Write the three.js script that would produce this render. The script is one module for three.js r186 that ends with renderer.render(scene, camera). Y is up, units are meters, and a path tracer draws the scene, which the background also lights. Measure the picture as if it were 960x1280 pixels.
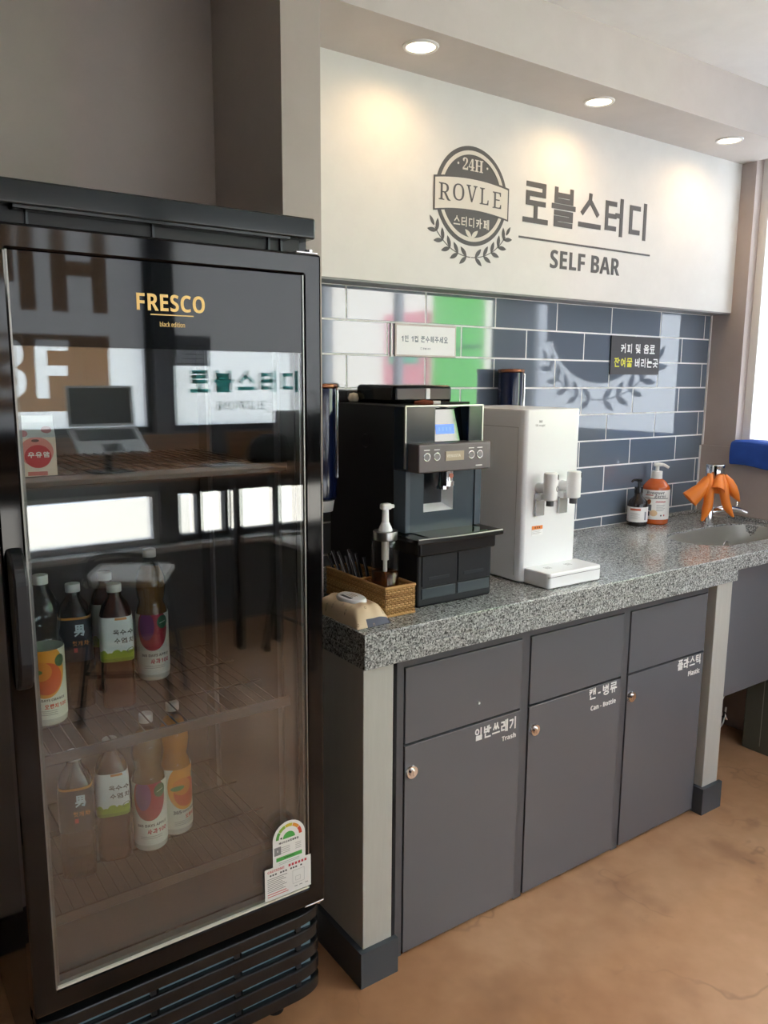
import * as THREE from 'three';
import { RoundedBoxGeometry } from 'three/addons/geometries/RoundedBoxGeometry.js';
import { TextGeometry } from 'three/addons/geometries/TextGeometry.js';
import { FontLoader } from 'three/addons/loaders/FontLoader.js';
import { mergeGeometries, toCreasedNormals } from 'three/addons/utils/BufferGeometryUtils.js';
import { RectAreaLightUniformsLib } from 'three/addons/lights/RectAreaLightUniformsLib.js';

// ---------------------------------------------------------------- camera, sky, sun, exposure
const scene = new THREE.Scene();
const camera = new THREE.PerspectiveCamera(2 * Math.atan(640 / 994.12) * 180 / Math.PI, 960 / 1280, 0.05, 200);
{
  const pitch = 0.16666, yaw = 0.60959, roll = 0.00657;
  const fw = new THREE.Vector3(Math.sin(yaw) * Math.cos(pitch), -Math.sin(pitch), -Math.cos(yaw) * Math.cos(pitch));
  const r = new THREE.Vector3(Math.cos(yaw), 0, Math.sin(yaw)), u = new THREE.Vector3().crossVectors(r, fw);
  camera.position.set(-0.8, 1.52, 2.09807);
  camera.up.copy(u.clone().multiplyScalar(Math.cos(roll)).addScaledVector(r, -Math.sin(roll)));
  camera.lookAt(camera.position.clone().add(fw));
}
const SKY = 3.6;                                           // a bright overcast sky
scene.background = new THREE.Color().setRGB(0.9 * SKY, 0.97 * SKY, 1.09 * SKY);
const sun = new THREE.DirectionalLight(0xfff4e2, 14);       // stands behind the building: it lights the facades across the street only
sun.position.set(-20, 24, -6); sun.target.position.set(6, 0, 6); sun.castShadow = true;
Object.assign(sun.shadow.camera, { left: -25, right: 25, top: 25, bottom: -25, far: 90 });
scene.add(sun, sun.target);
const renderer = new THREE.WebGLRenderer({ antialias: true });
renderer.toneMapping = THREE.LinearToneMapping;
renderer.toneMappingExposure = 2.0;
renderer.shadowMap.enabled = true;
RectAreaLightUniformsLib.init();

// ---------------------------------------------------------------- helpers
let seed = 7;
const rnd = () => { seed = (seed * 1664525 + 1013904223) >>> 0; return seed / 4294967296; };
const V = (x, y, z) => new THREE.Vector3(x, y, z);
const used = {};
const numbered = (n) => { const k = used[n] = (used[n] ?? -1) + 1; return k ? n + '_' + String(k).padStart(3, '0') : n; };
const col = (c) => new THREE.Color(c);
function std(c, roughness = 0.6, extra = {}) { return new THREE.MeshStandardMaterial({ color: col(c), roughness, ...extra }); }
function phys(c, roughness = 0.6, extra = {}) { return new THREE.MeshPhysicalMaterial({ color: col(c), roughness, ...extra }); }
function part(name, geo, mat, parent) {
  const m = new THREE.Mesh(geo, mat); m.name = name; m.castShadow = m.receiveShadow = true; parent.add(m); return m;
}
function thing(name, label, category, [x, y, z] = [0, 0, 0], turn = 0, group) {
  const o = new THREE.Group(); o.name = numbered(name); scene.add(o); o.position.set(x, y, z); o.rotation.y = turn;
  o.userData = { label, category }; if (group) o.userData.group = group; return o;
}
function struct(name, geo, mat) { const m = part(name, geo, mat, scene); m.userData = { kind: 'structure' }; return m; }
function uvm(g, s = 1) {                                   // uv in metres by the dominant axis
  g = g.index ? g.toNonIndexed() : g;
  const p = g.attributes.position, n = g.attributes.normal, uv = new Float32Array(p.count * 2);
  for (let i = 0; i < p.count; i++) {
    const ax = Math.abs(n.getX(i)), ay = Math.abs(n.getY(i)), az = Math.abs(n.getZ(i)); let a, b;
    if (ay >= ax && ay >= az) { a = p.getX(i); b = p.getZ(i); } else if (ax >= az) { a = p.getZ(i); b = p.getY(i); } else { a = p.getX(i); b = p.getY(i); }
    uv[i * 2] = a / s; uv[i * 2 + 1] = b / s;
  }
  g.setAttribute('uv', new THREE.BufferAttribute(uv, 2)); return g;
}
const bx = (x0, x1, y0, y1, z0, z1) => new THREE.BoxGeometry(x1 - x0, y1 - y0, z1 - z0).translate((x0 + x1) / 2, (y0 + y1) / 2, (z0 + z1) / 2);
const rb = (x0, x1, y0, y1, z0, z1, r = 0.004, seg = 2) => new RoundedBoxGeometry(x1 - x0, y1 - y0, z1 - z0, seg, Math.min(r, (x1 - x0) / 2.01, (y1 - y0) / 2.01, (z1 - z0) / 2.01)).translate((x0 + x1) / 2, (y0 + y1) / 2, (z0 + z1) / 2);
const cyl = (r, h, x = 0, y = 0, z = 0, seg = 28, r2 = r) => new THREE.CylinderGeometry(r2, r, h, seg).translate(x, y + h / 2, z);
function join(list) {
  return mergeGeometries(list.map((g) => { g = g.index ? g.toNonIndexed() : g.clone(); for (const k of Object.keys(g.attributes)) if (!['position', 'normal', 'uv'].includes(k)) g.deleteAttribute(k);
    if (!g.attributes.uv) g.setAttribute('uv', new THREE.BufferAttribute(new Float32Array(g.attributes.position.count * 2), 2)); g.clearGroups(); return g; }));
}
const tube = (pts, r, seg = 24, rad = 8, closed = false) => new THREE.TubeGeometry(new THREE.CatmullRomCurve3(pts.map((p) => V(...p)), closed), seg, r, rad, closed);
function rod(a, b, r, rad = 8) {
  const A = V(...a), d = V(...b).sub(A), g = new THREE.CylinderGeometry(r, r, d.length(), rad);
  g.applyQuaternion(new THREE.Quaternion().setFromUnitVectors(V(0, 1, 0), d.clone().normalize())); return g.translate(A.x + d.x / 2, A.y + d.y / 2, A.z + d.z / 2);
}
function taper(pts, radii, seg = 24, rad = 14) {           // a tube whose radius changes along it
  const c = new THREE.CatmullRomCurve3(pts.map((p) => V(...p))), f = c.computeFrenetFrames(seg), P = [], I = [], n = radii.length - 1;
  for (let i = 0; i <= seg; i++) {
    const t = i / seg, o = c.getPointAt(t), k = Math.min(n - 1, Math.floor(t * n)), w = t * n - k, r = radii[k] * (1 - w) + radii[k + 1] * w;
    for (let j = 0; j < rad; j++) { const a = j / rad * Math.PI * 2; P.push(...o.clone().addScaledVector(f.normals[i], Math.cos(a) * r).addScaledVector(f.binormals[i], Math.sin(a) * r).toArray()); }
  }
  for (let i = 0; i < seg; i++) for (let j = 0; j < rad; j++) { const a = i * rad + j, b = i * rad + (j + 1) % rad; I.push(a, b, a + rad, b, b + rad, a + rad); }
  const g = new THREE.BufferGeometry(); g.setAttribute('position', new THREE.Float32BufferAttribute(P, 3)); g.setIndex(I); g.computeVertexNormals(); return g;
}
function lathe(profile, seg = 36, square = 0) {            // profile [[r, y], ...]; the seam lies at the back
  const g = new THREE.LatheGeometry(profile.map(([r, y]) => new THREE.Vector2(r, y)), seg, Math.PI);
  { const p = g.attributes.position, ys = profile.map((q) => q[1]), lo = Math.min(...ys), hi = Math.max(...ys); for (let i = 0; i < p.count; i++) g.attributes.uv.setY(i, (p.getY(i) - lo) / (hi - lo || 1)); }
  if (square) {
    const p = g.attributes.position;
    for (let i = 0; i < p.count; i++) {
      const y = p.getY(i), k = typeof square === 'function' ? square(y) : square; if (!k) continue;
      const x = p.getX(i), z = p.getZ(i), a = Math.atan2(x, z), e = 5, s = 0.93 / Math.pow(Math.abs(Math.cos(a)) ** e + Math.abs(Math.sin(a)) ** e, 1 / e), f = 1 + (s - 1) * k;
      p.setX(i, x * f); p.setZ(i, z * f);
    }
    g.computeVertexNormals();
  }
  return g;
}
function ext(shape, depth, bevel = 0, curve = 16) {
  return new THREE.ExtrudeGeometry(shape, { depth: depth - 2 * bevel, bevelEnabled: bevel > 0, bevelThickness: bevel, bevelSize: bevel, bevelOffset: -bevel, bevelSegments: 2, curveSegments: curve }).translate(0, 0, bevel);
}
const poly = (pts) => { const s = new THREE.Shape(); pts.forEach(([x, y], i) => i ? s.lineTo(x, y) : s.moveTo(x, y)); s.closePath(); return s; };
function rrect(x0, y0, x1, y1, r, S = THREE.Shape) {
  const s = new S(); s.moveTo(x0 + r, y0); s.lineTo(x1 - r, y0); s.absarc(x1 - r, y0 + r, r, -Math.PI / 2, 0); s.lineTo(x1, y1 - r); s.absarc(x1 - r, y1 - r, r, 0, Math.PI / 2);
  s.lineTo(x0 + r, y1); s.absarc(x0 + r, y1 - r, r, Math.PI / 2, Math.PI); s.lineTo(x0, y0 + r); s.absarc(x0 + r, y0 + r, r, Math.PI, Math.PI * 1.5); return s;
}

// fonts and Korean letters drawn from strokes
const fl = new FontLoader(), sansB = await fl.loadAsync('fonts/droid/droid_sans_bold.typeface.json'), sansR = await fl.loadAsync('fonts/droid/droid_sans_regular.typeface.json'), serifB = await fl.loadAsync('fonts/droid/droid_serif_bold.typeface.json'), serifR = await fl.loadAsync('fonts/droid/droid_serif_regular.typeface.json');
function latin(text, font, x0, x1, y0, y1, depth) {        // fitted to a rectangle
  const g = new TextGeometry(text, { font, size: 1, depth: 1, curveSegments: 5, bevelEnabled: false }); g.computeBoundingBox(); const b = g.boundingBox;
  return g.translate(-b.min.x, -b.min.y, 0).scale((x1 - x0) / (b.max.x - b.min.x), (y1 - y0) / (b.max.y - b.min.y), depth).translate(x0, y0, 0);
}
const O = 'o';
const JAMO = {
  g: [[[0, .06], [1, .06], [1, 1]]], gs: [[[0, .06], [.95, .06], [.8, .5], [.1, 1]]], n: [[[0, 0], [0, 1], [1, 1]]], d: [[[1, 0], [0, 0], [0, 1], [1, 1]]],
  r: [[[0, 0], [1, 0], [1, .5], [0, .5], [0, 1], [1, 1]]], m: [[[0, 0], [1, 0], [1, 1], [0, 1], [0, 0]]], b: [[[0, 0], [0, 1], [1, 1], [1, 0]], [[0, .48], [1, .48]]],
  s: [[[.5, 0], [.48, .3], [0, 1]], [[.49, .3], [1, 1]]], ss: [[[.25, 0], [.24, .3], [0, 1]], [[.25, .35], [.48, .95]], [[.75, 0], [.74, .3], [.5, 1]], [[.75, .35], [1, 1]]],
  o: [O], j: [[[0, .04], [1, .04]], [[.5, .04], [.46, .4], [0, 1]], [[.49, .4], [1, 1]]], c: [[[.3, -.12], [.7, -.12]], [[0, .16], [1, .16]], [[.5, .16], [.46, .5], [0, 1]], [[.49, .5], [1, 1]]],
  k: [[[0, .06], [1, .06], [1, 1]], [[0, .5], [1, .5]]], ks: [[[0, .06], [.95, .06], [.8, .5], [.1, 1]], [[0, .5], [.8, .5]]], t: [[[1, 0], [0, 0], [0, 1], [1, 1]], [[0, .5], [1, .5]]],
  p: [[[0, 0], [1, 0]], [[0, 1], [1, 1]], [[.27, 0], [.27, 1]], [[.73, 0], [.73, 1]]], h: [[[.3, -.12], [.7, -.12]], [[0, .14], [1, .14]], O + 'h'],
};
JAMO.gg = [[[0, .06], [.42, .06], [.42, 1]], [[.55, .06], [1, .06], [1, 1]]]; JAMO.bb = JAMO.b; JAMO.dd = JAMO.d; JAMO.jj = JAMO.j;
const LEAD = ['g', 'gg', 'n', 'd', 'dd', 'r', 'm', 'b', 'bb', 's', 'ss', 'o', 'j', 'jj', 'c', 'k', 't', 'p', 'h'];
const TAIL = ['', 'g', 'gg', 'gs', 'n', 'nj', 'nh', 'd', 'r', '', '', '', '', '', '', '', 'm', 'b', '', 's', 'ss', 'o', 'j', 'c', 'k', 't', 'p', 'h'];
// vowel index -> [kind, strokes]; kind v stands to the right, h below
const VOW = { 0: ['v', [[.2, 0, .2, 1], [.2, .45, 1, .45]]], 1: ['v', [[.1, .03, .1, .97], [.1, .48, .7, .48], [.75, 0, .75, 1]]], 4: ['v', [[.6, 0, .6, 1], [-.15, .45, .6, .45]]], 5: ['v', [[.2, .03, .2, .97], [-.35, .45, .2, .45], [.8, 0, .8, 1]]],
  6: ['v', [[.6, 0, .6, 1], [-.15, .33, .6, .33], [-.15, .6, .6, .6]]], 7: ['v', [[.2, .03, .2, .97], [-.35, .35, .2, .35], [-.35, .62, .2, .62], [.8, 0, .8, 1]]], 20: ['v', [[.6, 0, .6, 1]]], 2: ['v', [[.2, 0, .2, 1], [.2, .33, 1, .33], [.2, .6, 1, .6]]],
  8: ['h', [[0, 1, 1, 1], [.5, .25, .5, 1]]], 13: ['h', [[0, .2, 1, .2], [.5, .2, .5, 1]]], 18: ['h', [[0, .6, 1, .6]]], 12: ['h', [[0, 1, 1, 1], [.32, .25, .32, 1], [.68, .25, .68, 1]]], 17: ['h', [[0, .2, 1, .2], [.32, .2, .32, 1], [.68, .2, .68, 1]]] };
function syllable(ch) {                                    // strokes in a unit cell, y down: {pts} or {o: [cx, cy, rx, ry]}
  const c = ch.charCodeAt(0) - 0xAC00, L = LEAD[Math.floor(c / 588)], v = Math.floor((c % 588) / 28), T = TAIL[c % 28], [kind, vs] = VOW[v] ?? ['x', []], out = [];
  const put = (name, x0, y0, x1, y1) => { for (const s of JAMO[name]) {
    if (s === O) out.push({ o: [(x0 + x1) / 2, (y0 + y1) / 2, (x1 - x0) / 2, (y1 - y0) / 2] });
    else if (s === O + 'h') out.push({ o: [(x0 + x1) / 2, y0 + (y1 - y0) * .68, (x1 - x0) * .4, (y1 - y0) * .32] });
    else out.push({ pts: s.map(([a, b]) => [x0 + a * (x1 - x0), y0 + b * (y1 - y0)]) });
  } };
  const lines = (x0, y0, x1, y1) => { for (const [a, b, e, f] of vs) out.push({ pts: [[x0 + a * (x1 - x0), y0 + b * (y1 - y0)], [x0 + e * (x1 - x0), y0 + f * (y1 - y0)]] }); };
  if (v === 9 || v === 14) {                               // a vowel that stands below and to the right
    const e = T ? .6 : .98; put(L, .1, .06, .52, T ? .28 : .42); for (const [a, b, c2, d] of v === 9 ? [[0, .78, .62, .78], [.3, .58, .3, .78]] : [[0, .66, .62, .66], [.3, .66, .3, .95], [.45, .84, .72, .84]]) out.push({ pts: [[a, b * e], [c2, d * e]] });
    out.push({ pts: [[.78, .02], [.78, e]] }); if (v === 9) out.push({ pts: [[.78, e * .45], [.98, e * .45]] }); if (T) put(T, .2, .7, .86, .97); return out;
  }
  const two = v === 1 || v === 5 || v === 7;
  if (kind === 'v') {
    const yb = T ? .56 : .98, lead = (L === 'g' || L === 'k') ? L + 's' : L;
    put(lead, .07, T ? .06 : .14, two ? .42 : .5, T ? .5 : .84); lines(two ? .6 : .64, .02, two ? .98 : .96, yb);
  } else {
    put(L, .14, .04, .86, T ? .34 : .52); lines(.02, T ? (v === 18 ? .36 : .34) : .52, .98, v === 18 ? (T ? .58 : 1.1) : (T ? .56 : .98));
  }
  if (T) put(T, kind === 'v' ? .2 : .14, kind === 'v' ? .68 : .66, kind === 'v' ? .9 : .86, .97);
  return out;
}
const MAN = [{ pts: [[.2, .05], [.8, .05], [.8, .5], [.2, .5], [.2, .05]] }, { pts: [[.5, .05], [.5, .5]] }, { pts: [[.2, .28], [.8, .28]] }, { pts: [[.08, .66], [.85, .66], [.78, .97], [.66, .93]] }, { pts: [[.5, .5], [.42, .78], [.1, 1]] }];
const glyph = (ch) => ch === '男' ? MAN : syllable(ch);
function hangul(text, x0, y0, w, h, gap, lw, depth) {      // geometry: cells w by h from the lower left, strokes lw wide
  const list = []; let x = x0, lay = 0; const D0 = depth;
  const seg = (a, b) => { const depth = D0 * (1 + 0.07 * (lay++ % 9)); const dx = b[0] - a[0], dy = b[1] - a[1], l = Math.hypot(dx, dy), g = new THREE.BoxGeometry(l + lw * .96, lw, depth); return g.rotateZ(Math.atan2(dy, dx)).translate((a[0] + b[0]) / 2, (a[1] + b[1]) / 2, depth / 2); };
  for (const ch of text) {
    if (ch === ' ') { x += w * .4; continue; }
    const at = ([u, v]) => [x + lw / 2 + u * (w - lw), y0 + h - lw / 2 - v * (h - lw)];
    if (ch === '-') { list.push(seg([x + w * .1, y0 + h * .42], [x + w * .3, y0 + h * .42])); x += w * .5; continue; }
    for (const s of glyph(ch)) {
      if (s.o) { const [cx, cy] = at(s.o), rx = s.o[2] * (w - lw), ry = s.o[3] * (h - lw), e = new THREE.Shape(); e.absellipse(cx, cy, rx + lw / 2, ry + lw / 2, 0, Math.PI * 2);
        const hole = new THREE.Path(); hole.absellipse(cx, cy, Math.max(rx - lw / 2, lw * .1), Math.max(ry - lw / 2, lw * .1), 0, Math.PI * 2); e.holes.push(hole); list.push(new THREE.ExtrudeGeometry(e, { depth: D0 * (1 + 0.07 * (lay++ % 9)), bevelEnabled: false, curveSegments: 14 }));
      } else for (let i = 1; i < s.pts.length; i++) list.push(seg(at(s.pts[i - 1]), at(s.pts[i])));
    }
    x += w + gap;
  }
  return join(list);
}
function drawKo(c, text, x, y, size, lw, style, squeeze = 1) { // canvas: x, y = upper left
  c.save(); c.strokeStyle = style; c.lineWidth = lw; c.lineCap = 'square'; c.lineJoin = 'miter';
  for (const ch of text) {
    if (ch === ' ') { x += size * .35; continue; }
    if (ch >= '0' && ch <= '9') { c.fillStyle = style; c.font = `bold ${size * 1.1}px sans-serif`; c.fillText(ch, x, y + size * .92); x += size * .62; continue; }
    const w = size * squeeze;
    for (const s of glyph(ch)) {
      c.beginPath();
      if (s.o) c.ellipse(x + lw / 2 + s.o[0] * (w - lw), y + lw / 2 + s.o[1] * (size - lw), s.o[2] * (w - lw), s.o[3] * (size - lw), 0, 0, Math.PI * 2);
      else s.pts.forEach(([u, v], i) => { const X = x + lw / 2 + u * (w - lw), Y = y + lw / 2 + v * (size - lw); i ? c.lineTo(X, Y) : c.moveTo(X, Y); });
      c.stroke();
    }
    x += w * 1.08;
  }
  c.restore(); return x;
}
function canvasTex(w, h, draw) {
  const cv = document.createElement('canvas'); cv.width = w; cv.height = h; const c = cv.getContext('2d'); draw(c, w, h);
  const t = new THREE.CanvasTexture(cv); t.colorSpace = THREE.SRGBColorSpace; return t;
}
const print = (w, h, draw, rough = 0.5, extra = {}) => new THREE.MeshStandardMaterial({ map: canvasTex(w, h, draw), roughness: rough, ...extra });
function sheet(name, x0, x1, y0, y1, z0, z1, face, edge, parent) { // a flat printed board with thickness; the print is on the +z face
  return part(name, bx(x0, x1, y0, y1, z0, z1), [edge, edge, edge, edge, face, edge], parent);
}
// noise textures
const hash = (x, y, k) => { let h = (x * 374761393 + y * 668265263 + k * 974634541) | 0; h = Math.imul(h ^ (h >>> 13), 1274126177); return ((h ^ (h >>> 16)) >>> 0) / 4294967296; };
function vnoise(x, y, per, k) {
  const ix = Math.floor(x), iy = Math.floor(y), fx = x - ix, fy = y - iy, sx = fx * fx * (3 - 2 * fx), sy = fy * fy * (3 - 2 * fy), m = (a) => ((a % per) + per) % per;
  const a = hash(m(ix), m(iy), k), b = hash(m(ix + 1), m(iy), k), c = hash(m(ix), m(iy + 1), k), d = hash(m(ix + 1), m(iy + 1), k);
  return a + (b - a) * sx + (c - a) * sy + (a - b - c + d) * sx * sy;
}
const fbm = (u, v, per, oct, k) => { let s = 0, a = .5, t = 0; for (let i = 0; i < oct; i++) { s += a * vnoise(u * per, v * per, per, k + i); t += a; a *= .55; per *= 2; } return s / t; };
function dataTex(n, f, srgb = true) {
  const d = new Uint8Array(n * n * 4);
  for (let y = 0; y < n; y++) for (let x = 0; x < n; x++) { const c = f(x / n, y / n, x, y), o = (y * n + x) * 4; for (let i = 0; i < 3; i++) d[o + i] = Math.max(0, Math.min(255, c[i])); d[o + 3] = 255; }
  const t = new THREE.DataTexture(d, n, n); t.wrapS = t.wrapT = THREE.RepeatWrapping; t.magFilter = THREE.LinearFilter; t.minFilter = THREE.LinearFilter; if (srgb) t.colorSpace = THREE.SRGBColorSpace; t.needsUpdate = true; return t;
}
const lerp3 = (a, b, t) => a.map((v, i) => v + (b[i] - v) * t), sm = (a, b, x) => { x = Math.min(1, Math.max(0, (x - a) / (b - a))); return x * x * (3 - 2 * x); };

// ---------------------------------------------------------------- materials
const floorMap = dataTex(1024, (u, v) => {
  const a = fbm(u, v, 5, 5, 1), b = fbm(u, v, 14, 4, 20), f = fbm(u, v, 60, 3, 40), ridge = Math.abs(fbm(u, v, 7, 5, 60) - .5), scratch = Math.abs(fbm(u, v, 4, 6, 80) - .5);
  let c = lerp3([186, 138, 99], [212, 168, 128], sm(.25, .75, a)); c = lerp3(c, [156, 116, 86], sm(.55, .8, b) * .45); c = lerp3(c, [216, 182, 146], sm(.5, .9, fbm(u, v, 9, 5, 30)) * .35); c = lerp3(c, [142, 106, 80], sm(.62, .82, fbm(u, v, 32, 5, 55)) * .4 * sm(.4, .65, b));
  c = lerp3(c, [130, 100, 76], (1 - sm(0, .01, ridge)) * .16 * sm(.45, .6, b)); c = lerp3(c, [135, 103, 78], (1 - sm(0, .008, scratch)) * .3 * sm(.45, .6, a)); return c.map((x) => x + (f - .5) * 16);
});
const floorRough = dataTex(512, (u, v) => { const r = 120 + 64 * fbm(u, v, 24, 5, 5); return [r, r, r]; }, false);
const M = {};
M.floor = new THREE.MeshPhysicalMaterial({ map: floorMap, roughness: 0.62, roughnessMap: floorRough });
const granite = dataTex(512, (u, v, x, y) => {          // small angular grains
  const C = 4, n = 128, cx = Math.floor(x / C), cy = Math.floor(y / C); let best = 9e9, id = 0;
  for (let b = -1; b < 2; b++) for (let a = -1; a < 2; a++) { const X = ((cx + a) % n + n) % n, Y = ((cy + b) % n + n) % n, dx = (cx + a + hash(X, Y, 3)) * C - x, dy = (cy + b + hash(X, Y, 4)) * C - y, d = dx * dx + dy * dy; if (d < best) { best = d; id = hash(X, Y, 5); } }
  const k = hash(x, y, 6) * 22 - 11, g = (id < .17 ? 70 + id * 220 : id < .62 ? 128 + (id - .17) * 75 : 170 + (id - .62) * 120) + k; return [g * .98, g, g * .99];
});
M.granite = phys(0xffffff, 0.12, { map: granite });
const wallTex = (r, g, b, k) => dataTex(256, (u, v) => { const n = (fbm(u, v, 16, 4, k) - .5) * 7; return [r + n, g + n, b + n]; });
M.panel = std(0xffffff, 0.55, { map: wallTex(222, 222, 218, 11) });
M.wallGrey = std(0xffffff, 0.6, { map: wallTex(182, 173, 165, 12) });
M.wallTaupe = std(0xffffff, 0.5, { map: wallTex(176, 164, 158, 13) });
M.wallDark = std(0xffffff, 0.6, { map: wallTex(96, 98, 104, 14) });
M.pillar = std(0xffffff, 0.55, { map: wallTex(190, 190, 182, 15) });
M.ceiling = std(0xffffff, 0.85, { map: wallTex(244, 243, 240, 16) });
M.beam = std(0xffffff, 0.6, { map: wallTex(206, 200, 195, 17) });
M.base = std(0x4a5157, 0.5);
M.grout = std(0xf4f4f2, 0.7);
M.cab = phys(0x67696e, 0.15, { ior: 1.55 });
M.cabFrame = std(0x585a5e, 0.4);
M.gapBlack = std(0x0d0e10, 0.7);
M.chrome = std(0xe6e6e8, 0.08, { metalness: 1 });
M.steel = std(0xb4b4b0, 0.28, { metalness: 1 });
M.brass = std(0xd8b878, 0.3, { metalness: 0.6 });
M.gold = std(0xdcb670, 0.35, { metalness: 0.5 });
M.black = phys(0x08090b, 0.14, { ior: 1.5 });
M.blackMatte = std(0x14161a, 0.45);
M.blackSoft = std(0x15191f, 0.6);
M.white = phys(0xf8f9fa, 0.22);
M.whiteMatte = std(0xeeeeea, 0.5);
M.ink = std(0x545455, 0.6);
M.inkWhite = std(0xf2f2f0, 0.5);
M.glassDoor = phys(0xfcfefe, 0.0, { transmission: 1, thickness: 0, ior: 1.62 });
M.clear = phys(0xffffff, 0.02, { transmission: 1, thickness: 0, ior: 1.45 });
M.pet = phys(0xe9f0ee, 0.04, { transmission: 1, thickness: 0, ior: 1.5 });
M.film = phys(0xf4f6f8, 1.0, { transmission: 0.62, thickness: 0, ior: 1.2 });
M.frameDark = std(0x3c4046, 0.45);
M.frameWhite = std(0xe8e8e6, 0.4);
const tileMats = [0x687482, 0x6b7784, 0x64707e, 0x6e7a88].map((c) => phys(c, 0.05, { ior: 1.72, clearcoat: 0.3, clearcoatRoughness: 0.03 }));

// ---------------------------------------------------------------- the setting
const XR = 2.395, ZW = 3.65, XL = -5.2, YC = 0.934, CEIL = 2.57;
struct('floor', uvm(bx(XL - 0.15, XR + 0.15, -0.12, 0, -0.2, ZW + 0.15), 3), M.floor);
struct('ceiling', uvm(bx(XL - 0.15, XR + 0.15, CEIL, CEIL + 0.15, -0.2, ZW + 0.15)), M.ceiling);
const wallBack = struct('wall_back', bx(0.23, XR + 0.15, 0.9, CEIL, -0.2, -0.0012), M.grout);
struct('wall_back_lower', uvm(bx(0.23, XR + 0.15, 0, 0.9, -0.2, -0.0012)), M.wallTaupe);
struct('wall_alcove', uvm(bx(XL - 0.15, 0.23, 0, CEIL, -0.2, -0.04)), M.wallGrey);
struct('wall_partition', uvm(bx(0.126, 0.23, 0, CEIL, -0.04, 0.348)), M.wallGrey);
struct('wall_left', uvm(bx(XL - 0.15, XL, 0, CEIL, -0.04, ZW)), M.wallDark);
struct('wall_sign_board', uvm(bx(0.23, XR, 1.803, 2.4, -0.002, 0.09)), M.panel);
struct('trim_1', bx(0.23, XR - 0.0005, 1.797, 1.803, -0.002, 0.086), std(0x8b8a88, 0.4));
struct('ceiling_beam', uvm(bx(0.23, XR, 2.4, CEIL, -0.002, 0.348)), M.beam);
struct('baseboard_back', rb(XL, 0.126, 0, 0.1, -0.04, -0.022, 0.003), std(0x26282b, 0.5));
// right wall with two windows: the first under white film, the second clear
struct('wall_right', uvm(join([bx(XR, XR + 0.15, 1.238, CEIL, -0.002, 0.155), bx(XR, XR + 0.15, 1.238, CEIL, 1.145, 1.41), bx(XR, XR + 0.15, 0, CEIL, 3.42, ZW + 0.15), bx(XR, XR + 0.15, 2.43, CEIL, 0.155, 3.42),
  bx(XR - 0.015, XR + 0.15, 0, 1.238, -0.002, 3.42)])), M.wallTaupe);
struct('trim_2', bx(XR - 0.022, XR - 0.0152, YC, 1.236, 0, 0.005), M.frameWhite);
struct('trim_3', bx(XR - 0.007, XR - 0.0002, 1.239, 1.797, 0, 0.005), M.frameWhite);
function windowUnit(name, axis, a0, a1, y0, y1, at, pane, frame, bars = []) { // axis x: lies in a z wall; axis z: lies in an x wall
  const g = new THREE.Group(); g.name = name; g.userData = { kind: 'structure' }; scene.add(g);
  const B = (p0, p1, q0, q1, d0, d1) => axis === 'x' ? bx(p0, p1, q0, q1, at + d0, at + d1) : bx(at + d0, at + d1, q0, q1, p0, p1);
  const w = 0.035;
  part('window_frame', join([B(a0, a1, y0, y0 + w, 0, 0.06), B(a0, a1, y1 - w, y1, 0, 0.06), B(a0, a0 + w, y0 + w, y1 - w, 0, 0.06), B(a1 - w, a1, y0 + w, y1 - w, 0, 0.06), ...bars.map((b) => B(b - 0.02, b + 0.02, y0 + w, y1 - w, 0, 0.06))]), frame, g);
  const cuts = [a0 + w, ...bars.flatMap((b) => [b - 0.02, b + 0.02]), a1 - w];
  for (let i = 0; i < cuts.length; i += 2) part('pane', axis === 'x' ? new THREE.PlaneGeometry(cuts[i + 1] - cuts[i], y1 - y0 - 2 * w).rotateY(Math.PI).translate((cuts[i] + cuts[i + 1]) / 2, (y0 + y1) / 2, at + 0.03)
    : new THREE.PlaneGeometry(cuts[i + 1] - cuts[i], y1 - y0 - 2 * w).rotateY(-Math.PI / 2).translate(at + 0.03, (y0 + y1) / 2, (cuts[i] + cuts[i + 1]) / 2), pane, g);
  return g;
}
windowUnit('window_1', 'z', 0.155, 1.145, 1.238, 2.43, XR + 0.05, M.film, M.frameWhite);
windowUnit('window_2', 'z', 1.41, 3.42, 1.238, 2.43, XR + 0.05, M.clear, M.frameWhite, [2.42]);
// window wall behind the camera: film windows above the bar desk, low clear windows below it
const WX0 = -0.55, WXm0 = 0.76, WXm1 = 0.863, WX1 = 2.3;
struct('wall_front', uvm(join([bx(XL, WX0, 0, CEIL, ZW, ZW + 0.15), bx(WX1, XR, 0, CEIL, ZW, ZW + 0.15), bx(WXm0, WXm1, 0, CEIL, ZW, ZW + 0.15),
  ...[[WX0, WXm0], [WXm1, WX1]].flatMap(([a, b]) => [bx(a, b, 2.4, CEIL, ZW, ZW + 0.15), bx(a, b, 0.86, 1.2, ZW, ZW + 0.15), bx(a, b, 0, 0.54, ZW, ZW + 0.15)])])), M.wallDark);
windowUnit('window_3', 'x', WX0, WXm0, 1.2, 2.4, ZW + 0.04, M.film, M.frameDark);
windowUnit('window_4', 'x', WXm1, WX1, 1.2, 2.4, ZW + 0.04, M.film, M.frameDark);
windowUnit('window_5', 'x', WX0, WXm0, 0.54, 0.86, ZW + 0.04, M.clear, M.frameWhite, [0.02]);
windowUnit('window_6', 'x', WXm1, WX1, 0.54, 0.86, ZW + 0.04, M.clear, M.frameDark, [1.02, 1.2]);
struct('trim_4', rb(WX0 - 0.05, WX1 + 0.04, 0.5, 0.535, ZW - 0.05, ZW, 0.004), M.frameWhite);
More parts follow.
